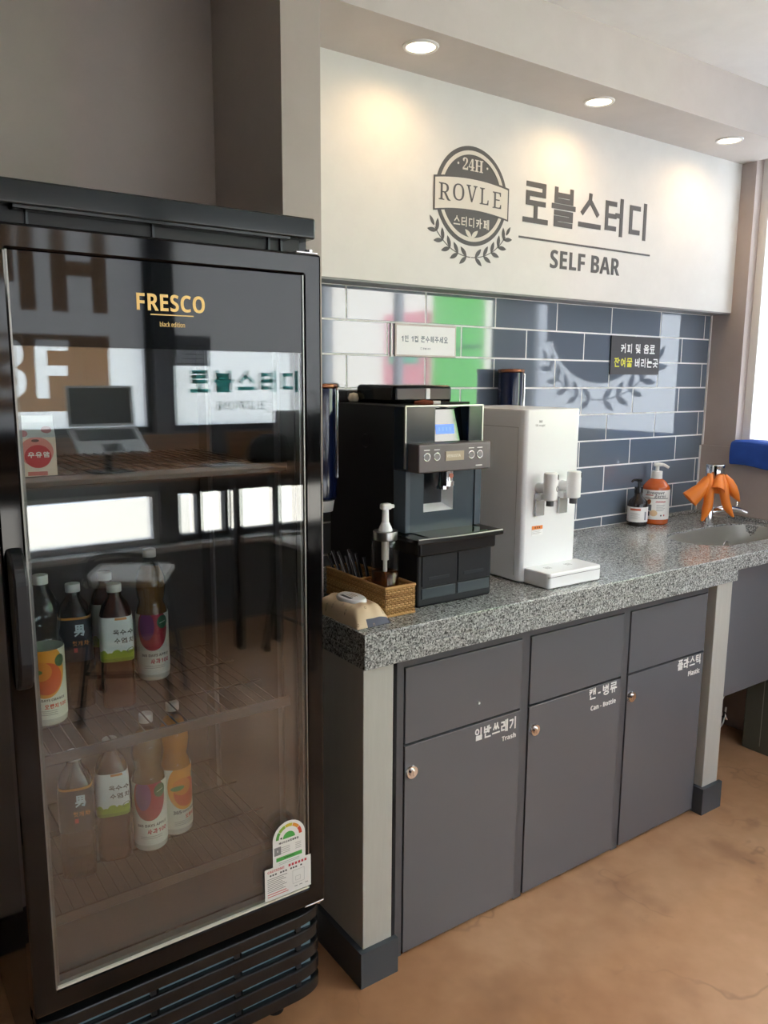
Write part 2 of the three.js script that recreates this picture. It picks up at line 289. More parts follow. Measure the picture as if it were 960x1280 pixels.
// wall tiles: 300 x 100 mm, half bond, each a piece of its own
{
  const W = 0.30492, H = 0.103, x0 = 0.52092, top = 1.79738, gr = 0.0058, geos = {};
  const tileGeo = (w, h) => geos[w.toFixed(4) + h.toFixed(4)] ??= ext(rrect(-w / 2, -h / 2, w / 2, h / 2, 0.0012), 0.008, 0.0009, 2).translate(0, 0, -0.0085);
  for (let r = 0; r < 9; r++) {
    const y1 = top - r * H - gr / 2, y0 = Math.max(YC + 0.002, top - (r + 1) * H + gr / 2), right = y1 < 1.25 ? XR - 0.022 : XR - 0.007;
    for (let k = -2; k < 8; k++) {
      const a = Math.max(0.232, x0 + (k + (r % 2 ? 0.5 : 0)) * W + gr / 2), b = Math.min(right - 0.001, x0 + (k + 1 + (r % 2 ? 0.5 : 0)) * W - gr / 2);
      if (b - a < 0.012) continue;
      const t = part(numbered('tile'), tileGeo(b - a, y1 - y0), tileMats[Math.floor(rnd() * 4)], wallBack);
      t.position.set((a + b) / 2, (y0 + y1) / 2, 0.0005); t.rotation.set((rnd() - 0.5) * 0.003, (rnd() - 0.5) * 0.003, 0);
    }
  }
}
// outside: the street and the buildings that the panes and tiles mirror
struct('ground_outside', bx(-14, 26, -3.4, -3.2, 3.9, 30), std(0xb4b1aa, 0.9));
{
  const b = thing('street_building', 'pale building across the street with green sheeting and a pink sign', 'building', [8, -3.2, 0]);
  part('wall', bx(0, 4, 0, 12, 4.2, 22), std(0xdcdcd8, 0.8), b);
  for (const [z0, z1, y0, y1] of [[7.75, 9.0, 2.6, 8.4], [5.4, 5.9, 2.6, 8.4]]) {
    const p = part('green_panel', bx(-0.08, 0, y0, y1, z0, z1), std(0x55b04a, 0.6), b);
    for (let i = 0; i < 3; i++) part('panel_joint', bx(-0.09, -0.08, y0 + 1 + i * 1.6, y0 + 1.05 + i * 1.6, z0, z1), std(0x2d5a3a, 0.7), p);
  }
  part('sign_panel', bx(-0.08, 0, 4.6, 5.9, 9.15, 10.4), std(0xc8808c, 0.6), b);
  part('sign_stripe', bx(-0.1, -0.08, 5.0, 5.15, 9.3, 10.2), std(0x3fa886, 0.6), b);
  part('sign_panel', bx(-0.08, 0, 3.4, 4.3, 9.15, 10.6), std(0xe6d2a8, 0.6), b);
  for (let i = 0; i < 4; i++) { const w = part('window', bx(-0.04, 0, 3 + (i % 2) * 3.4, 5 + (i % 2) * 3.4, 13 + (i > 1 ? 3.4 : 0), 15 + (i > 1 ? 3.4 : 0)), std(0x6c7c88, 0.1), b); part('window_frame', bx(-0.06, -0.04, 3 + (i % 2) * 3.4 + .95, 3.05 + (i % 2) * 3.4 + .95, 13 + (i > 1 ? 3.4 : 0), 15 + (i > 1 ? 3.4 : 0)), M.frameWhite, w); }
}

// ---------------------------------------------------------------- ceiling downlights
[[0.6, 0.252, 'recessed round downlight in the beam nearest the grey partition'], [1.324, 0.246, 'middle one of three recessed round downlights in the beam'], [2.042, 0.252, 'recessed round downlight in the beam nearest the side window']].forEach(([x, z, label]) => {
  const d = thing('ceiling_downlight', label, 'light', [x, 2.4, z], 0, 'downlights in the beam');
  part('rim', lathe([[0.04, 0], [0.041, -0.004], [0.047, -0.004], [0.0495, 0], [0.0495, 0.002]], 40).translate(0, -0.0005, 0), M.frameWhite, d);
  part('lens', lathe([[0, -0.0032], [0.03, -0.0028], [0.0402, -0.001], [0.0402, 0.001], [0, 0.001]], 36).translate(0, -0.001, 0), new THREE.MeshStandardMaterial({ color: 0xfff4e0, emissive: new THREE.Color(1, 0.86, 0.62), emissiveIntensity: 1.5, roughness: 0.4 }), d);
  const l = new THREE.SpotLight(0xffd29a, 0.2, 0, Math.PI * 0.49, 0.7, 2); l.position.set(0, -0.012, 0); l.target.position.set(0, -1, 0); l.castShadow = true; l.shadow.radius = 1.8; d.add(l, l.target); l.name = 'downlight_glow'; l.target.name = 'downlight_aim';
});

// ---------------------------------------------------------------- lettering on the board
function emblem(root, k, ink, paper, depth) {              // parts around the centre of the round badge, k = scale
  const disc = (r, n = 56) => { const s = new THREE.Shape(); s.absarc(0, 0, r, 0, Math.PI * 2); return s; }, d = depth;
  const P = (name, g, m, z = 0, parent = root) => { const o = part(name, g.scale(k, k, 1), m, parent); o.position.z = z; return o; };
  P('badge', ext(disc(0.149), d, 0, 40), ink);
  const ring = disc(0.136); ring.holes.push(new THREE.Path().absarc(0, 0, 0.124, 0, Math.PI * 2, true)); P('ring', ext(ring, d, 0, 40), paper, d);
  const ban = (g) => { const s = new THREE.Shape(), a = 0.156 - g, t = 0.044 - g, b = -0.058 + g; s.moveTo(-a, b); s.quadraticCurveTo(0, b + 0.026, a, b); s.lineTo(a, t); s.quadraticCurveTo(0, t + 0.026, -a, t); s.closePath(); return s; };
  P('banner_edge', ext(ban(0), d, 0, 16), ink, d * 1.5); P('banner', ext(ban(0.0055), d, 0, 16), paper, d * 2);
  const word = ['R', 'O', 'V', 'L', 'E'].map((c, i) => { const w = [0.046, 0.045, 0.045, 0.037, 0.037][i], x = [-0.136, -0.08, -0.026, 0.03, 0.085][i], y = -0.03 + 0.013 * (1 - ((x + w / 2) / 0.15) ** 2); return latin(c, serifR, x, x + w, y, y + 0.05, d); });
  P('banner_word', join(word), ink, d * 3);
  P('hours', join([latin('24H', serifB, -0.042, 0.042, 0.076, 0.112, d), ext(disc(0.0035), d).translate(-0.06, 0.092, 0), ext(disc(0.0035), d).translate(0.06, 0.092, 0)]), paper, d);
  P('cafe_word', hangul('스터디카페', -0.075, -0.094, 0.0272, 0.032, 0.0035, 0.0035, d), paper, d);
  const leaf = (x, y, l, w, a) => { const s = new THREE.Shape(); s.moveTo(0, 0); s.quadraticCurveTo(l * .45, w, l, 0); s.quadraticCurveTo(l * .45, -w, 0, 0); return ext(s, d, 0, 8).rotateZ(a).translate(x, y, 0); };
  P('sprout', join([leaf(0, -0.125, 0.036, 0.014, 0.75), leaf(0, -0.125, 0.036, 0.014, Math.PI - 0.75), new THREE.BoxGeometry(0.004, 0.012, d).translate(0, -0.126, d / 2)]), paper, d);
  const L = [], R = 0.178;
  for (const s of [-1, 1]) {
    const pt = (a) => [s * R * Math.sin(a), -R * Math.cos(a) - 0.006], tan = (a) => Math.atan2(Math.sin(a), s * Math.cos(a));
    for (let i = 0; i < 26; i++) { const a = 0.03 + i * 0.037, [x, y] = pt(a); L.push(new THREE.BoxGeometry(0.0075, 0.0026, d).rotateZ(tan(a)).translate(x, y, d / 2)); }
    for (let i = 0; i < 5; i++) { const a = 0.1 + i * 0.2, [x, y] = pt(a), t = tan(a); L.push(leaf(x, y, 0.038, 0.0135, t + s * 0.75), leaf(x, y, 0.038, 0.0135, t - s * 0.8)); }
    const [x, y] = pt(1.0); L.push(leaf(x, y, 0.034, 0.011, tan(1.0)));
  }
  P('laurel', join(L), ink);
}
{
  const e = thing('wall_emblem', 'dark grey round laurel badge reading 24H ROVLE on the cream board', 'emblem', [0.933, 2.086, 0.0902]);
  emblem(e, 1, M.ink, std(0xd9d5cb, 0.6), 0.0008);
  const t = thing('wall_lettering', 'large dark grey Korean lettering over a line and SELF BAR', 'lettering', [0, 0, 0.0902]);
  const chars = ['로', '블', '스', '터', '디']; const tops = 2.172, bots = 2.034;
  chars.forEach((c, i) => { const x = 1.153 + i * 0.1345, w = 0.122; const o = part('letter', hangul(c, x, bots, w, tops - bots, 0, 0.0165, 0.0015), M.ink, t); });
  part('underline', bx(1.14, 1.828, 1.984, 1.99, 0, 0.0015), M.ink, t);
  part('latin_word', latin('SELF BAR', sansB, 1.293, 1.657, 1.899, 1.96, 0.0015), M.ink, t);
}

// ---------------------------------------------------------------- worktop, end panels, bin cabinets
const ZF = 0.628;
{
  const t = thing('worktop', 'speckled grey polished granite worktop along the tiled wall', 'worktop', [0, 0, 0]);
  const s = poly([[0.175, -0.3485], [0.2305, -0.3485], [0.2305, -0.001], [XR - 0.0155, -0.001], [XR - 0.0155, -ZF], [0.175, -ZF]]);
  s.holes.push(rrect(1.74, -0.515, 2.31, -0.25, 0.128, THREE.Path));
  part('slab', uvm(ext(s, 0.05, 0.0025, 20).rotateX(-Math.PI / 2).translate(0, YC - 0.05, 0), 0.42), M.granite, t);
  part('front_edge', uvm(join([rb(0.175, 1.698, 0.847, 0.8838, ZF - 0.04, ZF, 0.002), rb(0.175, 0.235, 0.847, 0.8838, 0.35, ZF - 0.04, 0.002)]), 0.42), M.granite, t);
}
for (const [x0, x1, label, zb, out] of [[0.19, 0.278, 'pale grey end panel of the counter beside the black fridge', 0.35, 1], [1.628, 1.717, 'pale grey counter leg panel between the bins and the sink', 0.3, 1]]) {
  const g = thing('counter_end_panel', label, 'panel');
  part('board', rb(x0, x1, 0.0005, 0.8465, zb, 0.6, 0.002), M.pillar, g);
  part('baseboard', join([bx(x0 - 0.014, x1 + 0.012, 0, 0.098, 0.6, 0.614), bx(x0 - 0.014, x0, 0, 0.098, zb, 0.6)]), M.base, g);
}
function binUnit(x0, x1, dx0, dx1, name, ko, en, label, kx) {
  const c = thing('bin_cabinet', label, 'cabinet', [0, 0, 0], 0, 'bin cabinets under the worktop');
  part('body', bx(x0, x1, 0.004, 0.846, 0.06, 0.562), M.gapBlack, c);
  part('front_frame', join([bx(x0, dx0 - 0.003, 0.004, 0.846, 0.562, 0.576), bx(dx1 + 0.003, x1, 0.004, 0.846, 0.562, 0.576), bx(dx0 - 0.003, dx1 + 0.003, 0.809, 0.846, 0.562, 0.576)]), M.cabFrame, c);
  const f = part('flap', rb(dx0, dx1, 0.604, 0.806, 0.563, 0.58, 0.0015), M.cab, c);
  const d = part('door', rb(dx0, dx1, 0.012, 0.597, 0.563, 0.58, 0.0015), M.cab, c);
  part('lock', join([new THREE.CylinderGeometry(0.0165, 0.0185, 0.006, 30).rotateX(Math.PI / 2).translate(kx, 0.524, 0.583), new THREE.CylinderGeometry(0.01, 0.01, 0.006, 24).rotateX(Math.PI / 2).translate(kx, 0.524, 0.588), bx(kx - 0.0015, kx + 0.0015, 0.517, 0.531, 0.589, 0.5925)]), M.chrome, d);
  for (const g of ko()) part('lettering', g, M.inkWhite, d).position.z = 0.58;
  part('small_lettering', en(), M.inkWhite, d).position.z = 0.58;
  return { c, f };
}
const u1 = binUnit(0.306, 0.752, 0.33, 0.733, 'trash', () => [hangul('일반쓰레기', 0.564, 0.548, 0.0295, 0.037, 0.0025, 0.0041, 0.0008)], () => latin('Trash', sansB, 0.666, 0.719, 0.522, 0.5365, 0.0008), 'glossy grey bin cabinet lettered Trash', 0.351);
part('button', cyl(0.0035, 0.003, 0, 0, 0, 16).rotateX(Math.PI / 2).translate(0.576, 0.657, 0.58), M.inkWhite, u1.f);
binUnit(0.752, 1.188, 0.77, 1.171, 'can', () => [hangul('캔', 1.022, 0.558, 0.034, 0.036, 0, 0.0039, 0.0008), hangul('-', 1.063, 0.558, 0.034, 0.036, 0, 0.0045, 0.0008), hangul('병류', 1.084, 0.558, 0.033, 0.036, 0.0025, 0.0041, 0.0008)], () => latin('Can - Bottle', sansB, 1.034, 1.15, 0.522, 0.538, 0.0008), 'glossy grey bin cabinet lettered Can - Bottle', 0.794);
binUnit(1.188, 1.613, 1.206, 1.607, 'plastic', () => [hangul('플라스틱', 1.462, 0.558, 0.0308, 0.038, 0.0025, 0.0041, 0.0008)], () => latin('Plastic', sansB, 1.525, 1.59, 0.527, 0.545, 0.0008), 'glossy grey bin cabinet lettered Plastic', 1.226);
for (const [g, label] of [[rb(1.93, XR - 0.035, YC + 0.0004, YC + 0.0144, 0.002, 0.018, 0.002), 'thin granite lip between the sink deck and the tiles'], [rb(XR - 0.034, XR - 0.0165, YC + 0.0004, YC + 0.0144, 0.002, 0.6, 0.002), 'thin granite lip along the side wall beside the sink']])
  part('lip', uvm(g, 0.42), M.granite, thing('granite_lip', label, 'trim'));
// below the sink
{
  const a = thing('sink_apron', 'glossy grey front panel hanging under the sink counter', 'panel');
  part('board', rb(1.719, XR - 0.016, 0.38, 0.8835, 0.535, 0.553, 0.002), phys(0x6b6e73, 0.14, { ior: 1.6 }), a);
  const b = thing('storage_box', 'dark olive grey box standing on the floor under the sink', 'box', [2.24, 0, 0]);
  part('body', rb(0, 0.13, 0, 0.42, 0.386, 0.53, 0.006), std(0x5c6056, 0.35), b); part('seam', bx(-0.001, 0.0005, 0.03, 0.4, 0.462, 0.465), std(0x9a9a90, 0.5), b);
  const h = thing('drain_hose', 'pale drain hose and cable curling under the sink', 'hose');
  part('hose', tube([[2.19, 0.6, 0.3], [2.2, 0.42, 0.32], [2.19, 0.25, 0.33], [2.1, 0.13, 0.3], [1.9, 0.09, 0.27], [1.76, 0.07, 0.26]], 0.0065, 40), std(0xcfd0cc, 0.4), h);
  part('cable', tube([[2.18, 0.17, 0.34], [2.1, 0.12, 0.37], [1.95, 0.13, 0.35], [1.8, 0.02, 0.34]], 0.004, 30), std(0xc2c2bc, 0.5), h);
  part('clamp', tube([[2.13, 0.15, 0.36], [2.15, 0.16, 0.35], [2.16, 0.13, 0.36]], 0.006, 10), M.chrome, h);
}
// sink
{
  const s = thing('sink_bowl', 'oval brushed steel sink bowl set into the worktop', 'sink', [2.025, YC, 0.3825]);
  const prof = [], W = 0.2835, D = 0.131;
  const rings = [[1.0, -0.004], [0.99, -0.006], [0.97, -0.07], [0.95, -0.13], [0.86, -0.17], [0.6, -0.182], [0.02, -0.186]], e0 = 4.5, P = [], I = [], N = 64;
  rings.forEach(([k, y]) => { for (let i = 0; i < N; i++) { const a = i / N * Math.PI * 2, e = 3.2, f = 1 / Math.pow(Math.abs(Math.cos(a)) ** e + Math.abs(Math.sin(a)) ** e, 1 / e); P.push(Math.cos(a) * f * (k < .8 ? W * k : W - (1 - k) * D), y, Math.sin(a) * f * (k < .8 ? D * k : D - (1 - k) * D)); } });
  for (let r = 0; r < rings.length - 1; r++) for (let i = 0; i < N; i++) { const a = r * N + i, b = r * N + (i + 1) % N; I.push(a, b, a + N, b, b + N, a + N); }
  const g = new THREE.BufferGeometry(); g.setAttribute('position', new THREE.Float32BufferAttribute(P, 3)); g.setIndex(I); g.computeVertexNormals();
  part('bowl', g, new THREE.MeshStandardMaterial({ color: 0xcfcfca, roughness: 0.42, metalness: 0.85, side: THREE.DoubleSide }), s);
  part('drain', join([new THREE.TorusGeometry(0.034, 0.004, 10, 36).rotateX(Math.PI / 2).translate(0.1, -0.177, 0), cyl(0.03, 0.003, 0.1, -0.182, 0)]), M.steel, s);
  part('overflow_ring', new THREE.TorusGeometry(0.022, 0.0035, 10, 30).rotateX(0.1).translate(0.172, -0.09, -0.112), M.chrome, s);
}
{
  const f = thing('faucet', 'chrome sink tap with a curved lever beside the side wall', 'faucet', [2.135, YC, 0.222]);
  part('base', join([cyl(0.026, 0.012), cyl(0.021, 0.05, 0, 0.012, 0, 28, 0.019)]), M.chrome, f);
  part('column', taper([[0, 0.05, 0], [0.004, 0.12, 0.002], [0.014, 0.205, 0.004]], [0.018, 0.016, 0.016], 16), M.chrome, f);
  part('head', lathe([[0, 0.2], [0.034, 0.2], [0.0365, 0.204], [0.0365, 0.246], [0.034, 0.25], [0, 0.25]], 36).translate(0.018, 0, 0.004), M.chrome, f);
  part('spout', taper([[0, 0.052, 0], [0.05, 0.066, 0.03], [0.11, 0.062, 0.06], [0.14, 0.05, 0.08]], [0.016, 0.015, 0.013, 0.011], 24), M.chrome, f);
  part('lever', taper([[0.0, 0.045, 0.012], [0.08, 0.035, 0.03], [0.15, 0.05, 0.025], [0.19, 0.09, 0.01], [0.2, 0.115, 0.004], [0.201, 0.12, 0.003]], [0.009, 0.008, 0.007, 0.006, 0.007, 0.001], 30, 10), M.chrome, f);
  const rub = std(0xf0852c, 0.45);
  const rub2 = new THREE.MeshStandardMaterial({ color: 0xf0852c, roughness: 0.45, side: THREE.DoubleSide }), at = [2.147, YC, 0.224];
  const g1 = thing('rubber_glove', 'orange rubber glove draped over the tap head, cuff turned to the tiles', 'glove', at, -0.61, 'rubber gloves on the tap');
  part('cuff', taper([[-0.03, 0.205, 0.038], [-0.055, 0.17, 0.05], [-0.085, 0.138, 0.052], [-0.112, 0.112, 0.05]], [0.01, 0.02, 0.03, 0.036], 16), rub2, g1);
  part('finger', taper([[-0.03, 0.215, 0.036], [-0.038, 0.15, 0.056], [-0.04, 0.09, 0.06], [-0.056, 0.035, 0.06], [-0.06, 0.026, 0.06]], [0.01, 0.02, 0.019, 0.019, 0.004], 24), rub, g1);
  part('finger', taper([[-0.04, 0.2, 0.034], [-0.075, 0.14, 0.036], [-0.085, 0.1, 0.034], [-0.088, 0.092, 0.034]], [0.01, 0.019, 0.017, 0.003], 18), rub, g1);
  const g2 = thing('rubber_glove', 'orange rubber glove draped over the tap head beside the lever', 'glove', at, -0.61, 'rubber gloves on the tap');
  part('cuff', taper([[0.012, 0.205, 0.04], [-0.002, 0.182, 0.056], [-0.012, 0.152, 0.074]], [0.012, 0.022, 0.028], 14), rub2, g2);
  part('finger', taper([[0.016, 0.212, 0.038], [0.022, 0.15, 0.056], [0.036, 0.09, 0.06], [0.062, 0.05, 0.058], [0.068, 0.043, 0.058]], [0.01, 0.02, 0.018, 0.017, 0.004], 24), rub, g2);
  part('finger', taper([[0.03, 0.208, 0.03], [0.055, 0.165, 0.038], [0.082, 0.125, 0.036], [0.094, 0.108, 0.034], [0.097, 0.103, 0.034]], [0.01, 0.021, 0.022, 0.016, 0.004], 20), rub, g2);
}
{
  const t = thing('blue_towel', 'folded blue towel hanging over the window sill above the sink', 'towel');
  const s = new THREE.Shape(); s.moveTo(-0.04, -0.068); s.quadraticCurveTo(-0.048, -0.02, -0.04, 0.012); s.quadraticCurveTo(-0.036, 0.03, -0.016, 0.032); s.lineTo(0.1, 0.026); s.lineTo(0.1, 0.001); s.lineTo(-0.017, 0.001); s.lineTo(-0.018, -0.066); s.quadraticCurveTo(-0.028, -0.076, -0.04, -0.068);
  const g = new THREE.ExtrudeGeometry(s, { depth: 0.36, steps: 24, bevelEnabled: true, bevelSize: 0.004, bevelOffset: -0.004, bevelThickness: 0.006, bevelSegments: 3, curveSegments: 10 }), p = g.attributes.position;
  for (let i = 0; i < p.count; i++) { const y = p.getY(i), z = p.getZ(i); if (y > 0.02 || y < -0.03) p.setY(i, y + 0.004 * Math.sin(z * 26) - (y < 0 ? z * 0.05 : 0)); if (p.getX(i) < -0.03) p.setX(i, p.getX(i) - 0.004 * (1 + Math.sin(z * 17 + 1))); }
  g.computeVertexNormals(); part('cloth', g.translate(XR, 1.2385, 0.168), std(0x2a56b4, 0.9, { map: dataTex(128, (u, v) => { const n = 215 + 40 * fbm(u, v, 32, 2, 91); return [n, n, n]; }) }), t);
}
// soaps by the sink
{
  const b = thing('soap_bottle', 'small dark amber pump bottle with a white label by the tiles', 'bottle', [1.88, YC + 0.0005, 0.066], -0.8);
  part('body', lathe([[0, 0], [0.036, 0], [0.04, 0.005], [0.04, 0.085], [0.037, 0.1], [0.022, 0.115], [0.016, 0.121], [0.016, 0.135], [0, 0.135]], 36), phys(0x191012, 0.08), b);
  part('label', lathe([[0.0403, 0.018], [0.0408, 0.019], [0.0408, 0.078], [0.0403, 0.079]], 36), print(512, 128, (c, w, h) => { c.fillStyle = '#f0efec'; c.fillRect(0, 0, w, h); c.fillStyle = '#d0654a'; c.fillRect(w * .36, h * .1, w * .17, h * .13); c.fillStyle = '#9a9a98'; for (let i = 0; i < 5; i++) c.fillRect(w * .37, h * (.4 + i * .09), w * (.12 + .03 * (i % 2)), 2); c.fillStyle = '#7f868f'; c.fillRect(w * .6, h * .3, w * .03, h * .55); }), b);
  part('pump', join([cyl(0.017, 0.022, 0, 0.135), cyl(0.005, 0.024, 0, 0.157), rb(-0.01, 0.012, 0.178, 0.19, -0.009, 0.009, 0.004), taper([[0, 0.185, 0], [-0.02, 0.185, 0.004], [-0.03, 0.178, 0.006]], [0.006, 0.005, 0.004], 10, 8)]), M.black, b);
  const o = thing('soap_bottle', 'tall orange pump bottle with a printed white label by the tiles', 'bottle', [1.985, YC + 0.0005, 0.072], -0.85);
  part('body', lathe([[0, 0], [0.05, 0], [0.054, 0.006], [0.054, 0.15], [0.05, 0.158], [0.034, 0.178], [0.022, 0.186], [0, 0.186]], 40), phys(0xdc6a2c, 0.12, { transmission: 0.25, thickness: 0 }), o);
  part('label', lathe([[0.0543, 0.022], [0.0548, 0.023], [0.0548, 0.142], [0.0543, 0.143]], 40), print(1024, 384, (c, w, h) => {
    c.fillStyle = '#f3f1ec'; c.fillRect(0, 0, w, h); c.fillStyle = '#22242c'; c.font = 'italic bold 52px serif'; c.fillText('Bouquet', w * .37, 52); c.fillText('garni', w * .47, 96); c.fillStyle = '#b03038'; c.fillRect(w * .36, 62, 100, 10); c.fillStyle = '#22242c'; c.fillRect(w * .35, 104, w * .3, 7);
    c.fillStyle = '#a6623a'; c.beginPath(); c.ellipse(w * .41, 155, 26, 34, .4, 0, 7); c.fill(); c.fillStyle = '#6f7780'; c.fillRect(w * .375, 190, 70, 80); c.fillStyle = '#2e3440'; c.fillRect(w * .37, 280, 55, 60); c.fillStyle = '#e5c49a'; c.beginPath(); c.ellipse(w * .47, 300, 46, 40, 0, 0, 7); c.fill();
    c.strokeStyle = '#c04850'; c.lineWidth = 5; c.beginPath(); for (let i = 0; i < 40; i++) c.lineTo(w * .49 + i * 3.2, 150 + 9 * Math.sin(i * 1.3)); c.stroke(); c.fillStyle = '#8a8a8a'; for (let i = 0; i < 6; i++) c.fillRect(w * .5, 190 + i * 15, 110 - (i % 3) * 14, 4); c.fillStyle = '#22242c'; c.fillRect(w * .55, 320, 18, 18); c.fillStyle = '#b03038'; c.fillRect(w * .59, 318, 16, 20); }), o);
  part('pump', join([cyl(0.021, 0.032, 0, 0.184), cyl(0.0075, 0.026, 0, 0.214), rb(-0.016, 0.016, 0.236, 0.25, -0.012, 0.012, 0.005), taper([[0, 0.244, 0], [0.025, 0.242, 0.004], [0.044, 0.232, 0.008]], [0.0075, 0.0065, 0.005], 10, 10)]), M.whiteMatte, o);
}

// ---------------------------------------------------------------- small signs on the tiles
{
  const s = thing('tile_sign', 'white framed one cup per person sign on the tiles', 'sign');
  part('frame', rb(0.699, 0.951, 1.589, 1.692, 0.001, 0.006, 0.002), std(0xcbbcb6, 0.35), s);
  sheet('face', 0.705, 0.945, 1.595, 1.686, 0.006, 0.0068, print(960, 364, (c, w, h) => {
    c.fillStyle = '#fbfaf8'; c.fillRect(0, 0, w, h); let x = drawKo(c, '1인 1컵 준수해주세요', 70, 120, 84, 11, '#7c828a', .84);
    c.strokeStyle = '#8e9298'; c.lineWidth = 3; c.strokeRect(w * .4, 268, 22, 26); drawKo(c, '로블스터디', w * .44, 270, 24, 3.4, '#84888e'); }), M.whiteMatte, s);
  part('clip', bx(0.684, 0.691, 1.588, 1.692, 0.001, 0.004), M.frameWhite, s);
  const d = thing('tile_sign', 'dark sign for pouring out leftover drinks on the tiles', 'sign');
  sheet('face', 1.738, 2.042, 1.541, 1.69, 0.001, 0.006, print(1024, 512, (c, w, h) => {
    c.fillStyle = '#3b3a3d'; c.fillRect(0, 0, w, h); drawKo(c, '커피 및 음료', 190, 95, 132, 17, '#f4f4f2', .9); let x = drawKo(c, '잔여물', 70, 285, 132, 17, '#e8e33a', .9); drawKo(c, '버리는곳', x + 40, 285, 132, 17, '#f4f4f2', .9); }), M.blackMatte, d);
}
// paper cup dispensers
function cupDispenser(x, z, y0, y1, label, turn) {
  const d = thing('cup_dispenser', label, 'cup dispenser', [x, y0, z], turn, 'wall cup dispensers'), h = y1 - y0;
  part('tube', lathe([[0, 0], [0.036, 0], [0.044, 0.012], [0.044, h - 0.012], [0, h - 0.012]], 36), phys(0x131c38, 0.1), d);
  part('top_rim', lathe([[0, h - 0.012], [0.046, h - 0.012], [0.047, h - 0.008], [0.047, h - 0.002], [0.044, h], [0, h]], 36), std(0x8a5a40, 0.25, { metalness: 0.7 }), d);
  part('chrome_strip', rb(-0.008, 0.008, 0.06, h - 0.014, 0.041, 0.049, 0.003), M.chrome, d);
  part('cup', lathe([[0.0, -0.03], [0.032, -0.03], [0.0365, 0.0], [0.034, 0.0]], 30), M.whiteMatte, d);
}
cupDispenser(0.277, 0.258, 1.195, 1.505, 'dark blue cup dispenser tube on the partition beside the fridge', 0.9);
cupDispenser(1.16, 0.055, 1.2, 1.554, 'dark blue cup dispenser tube on the tiles behind the water dispenser', 0.75);

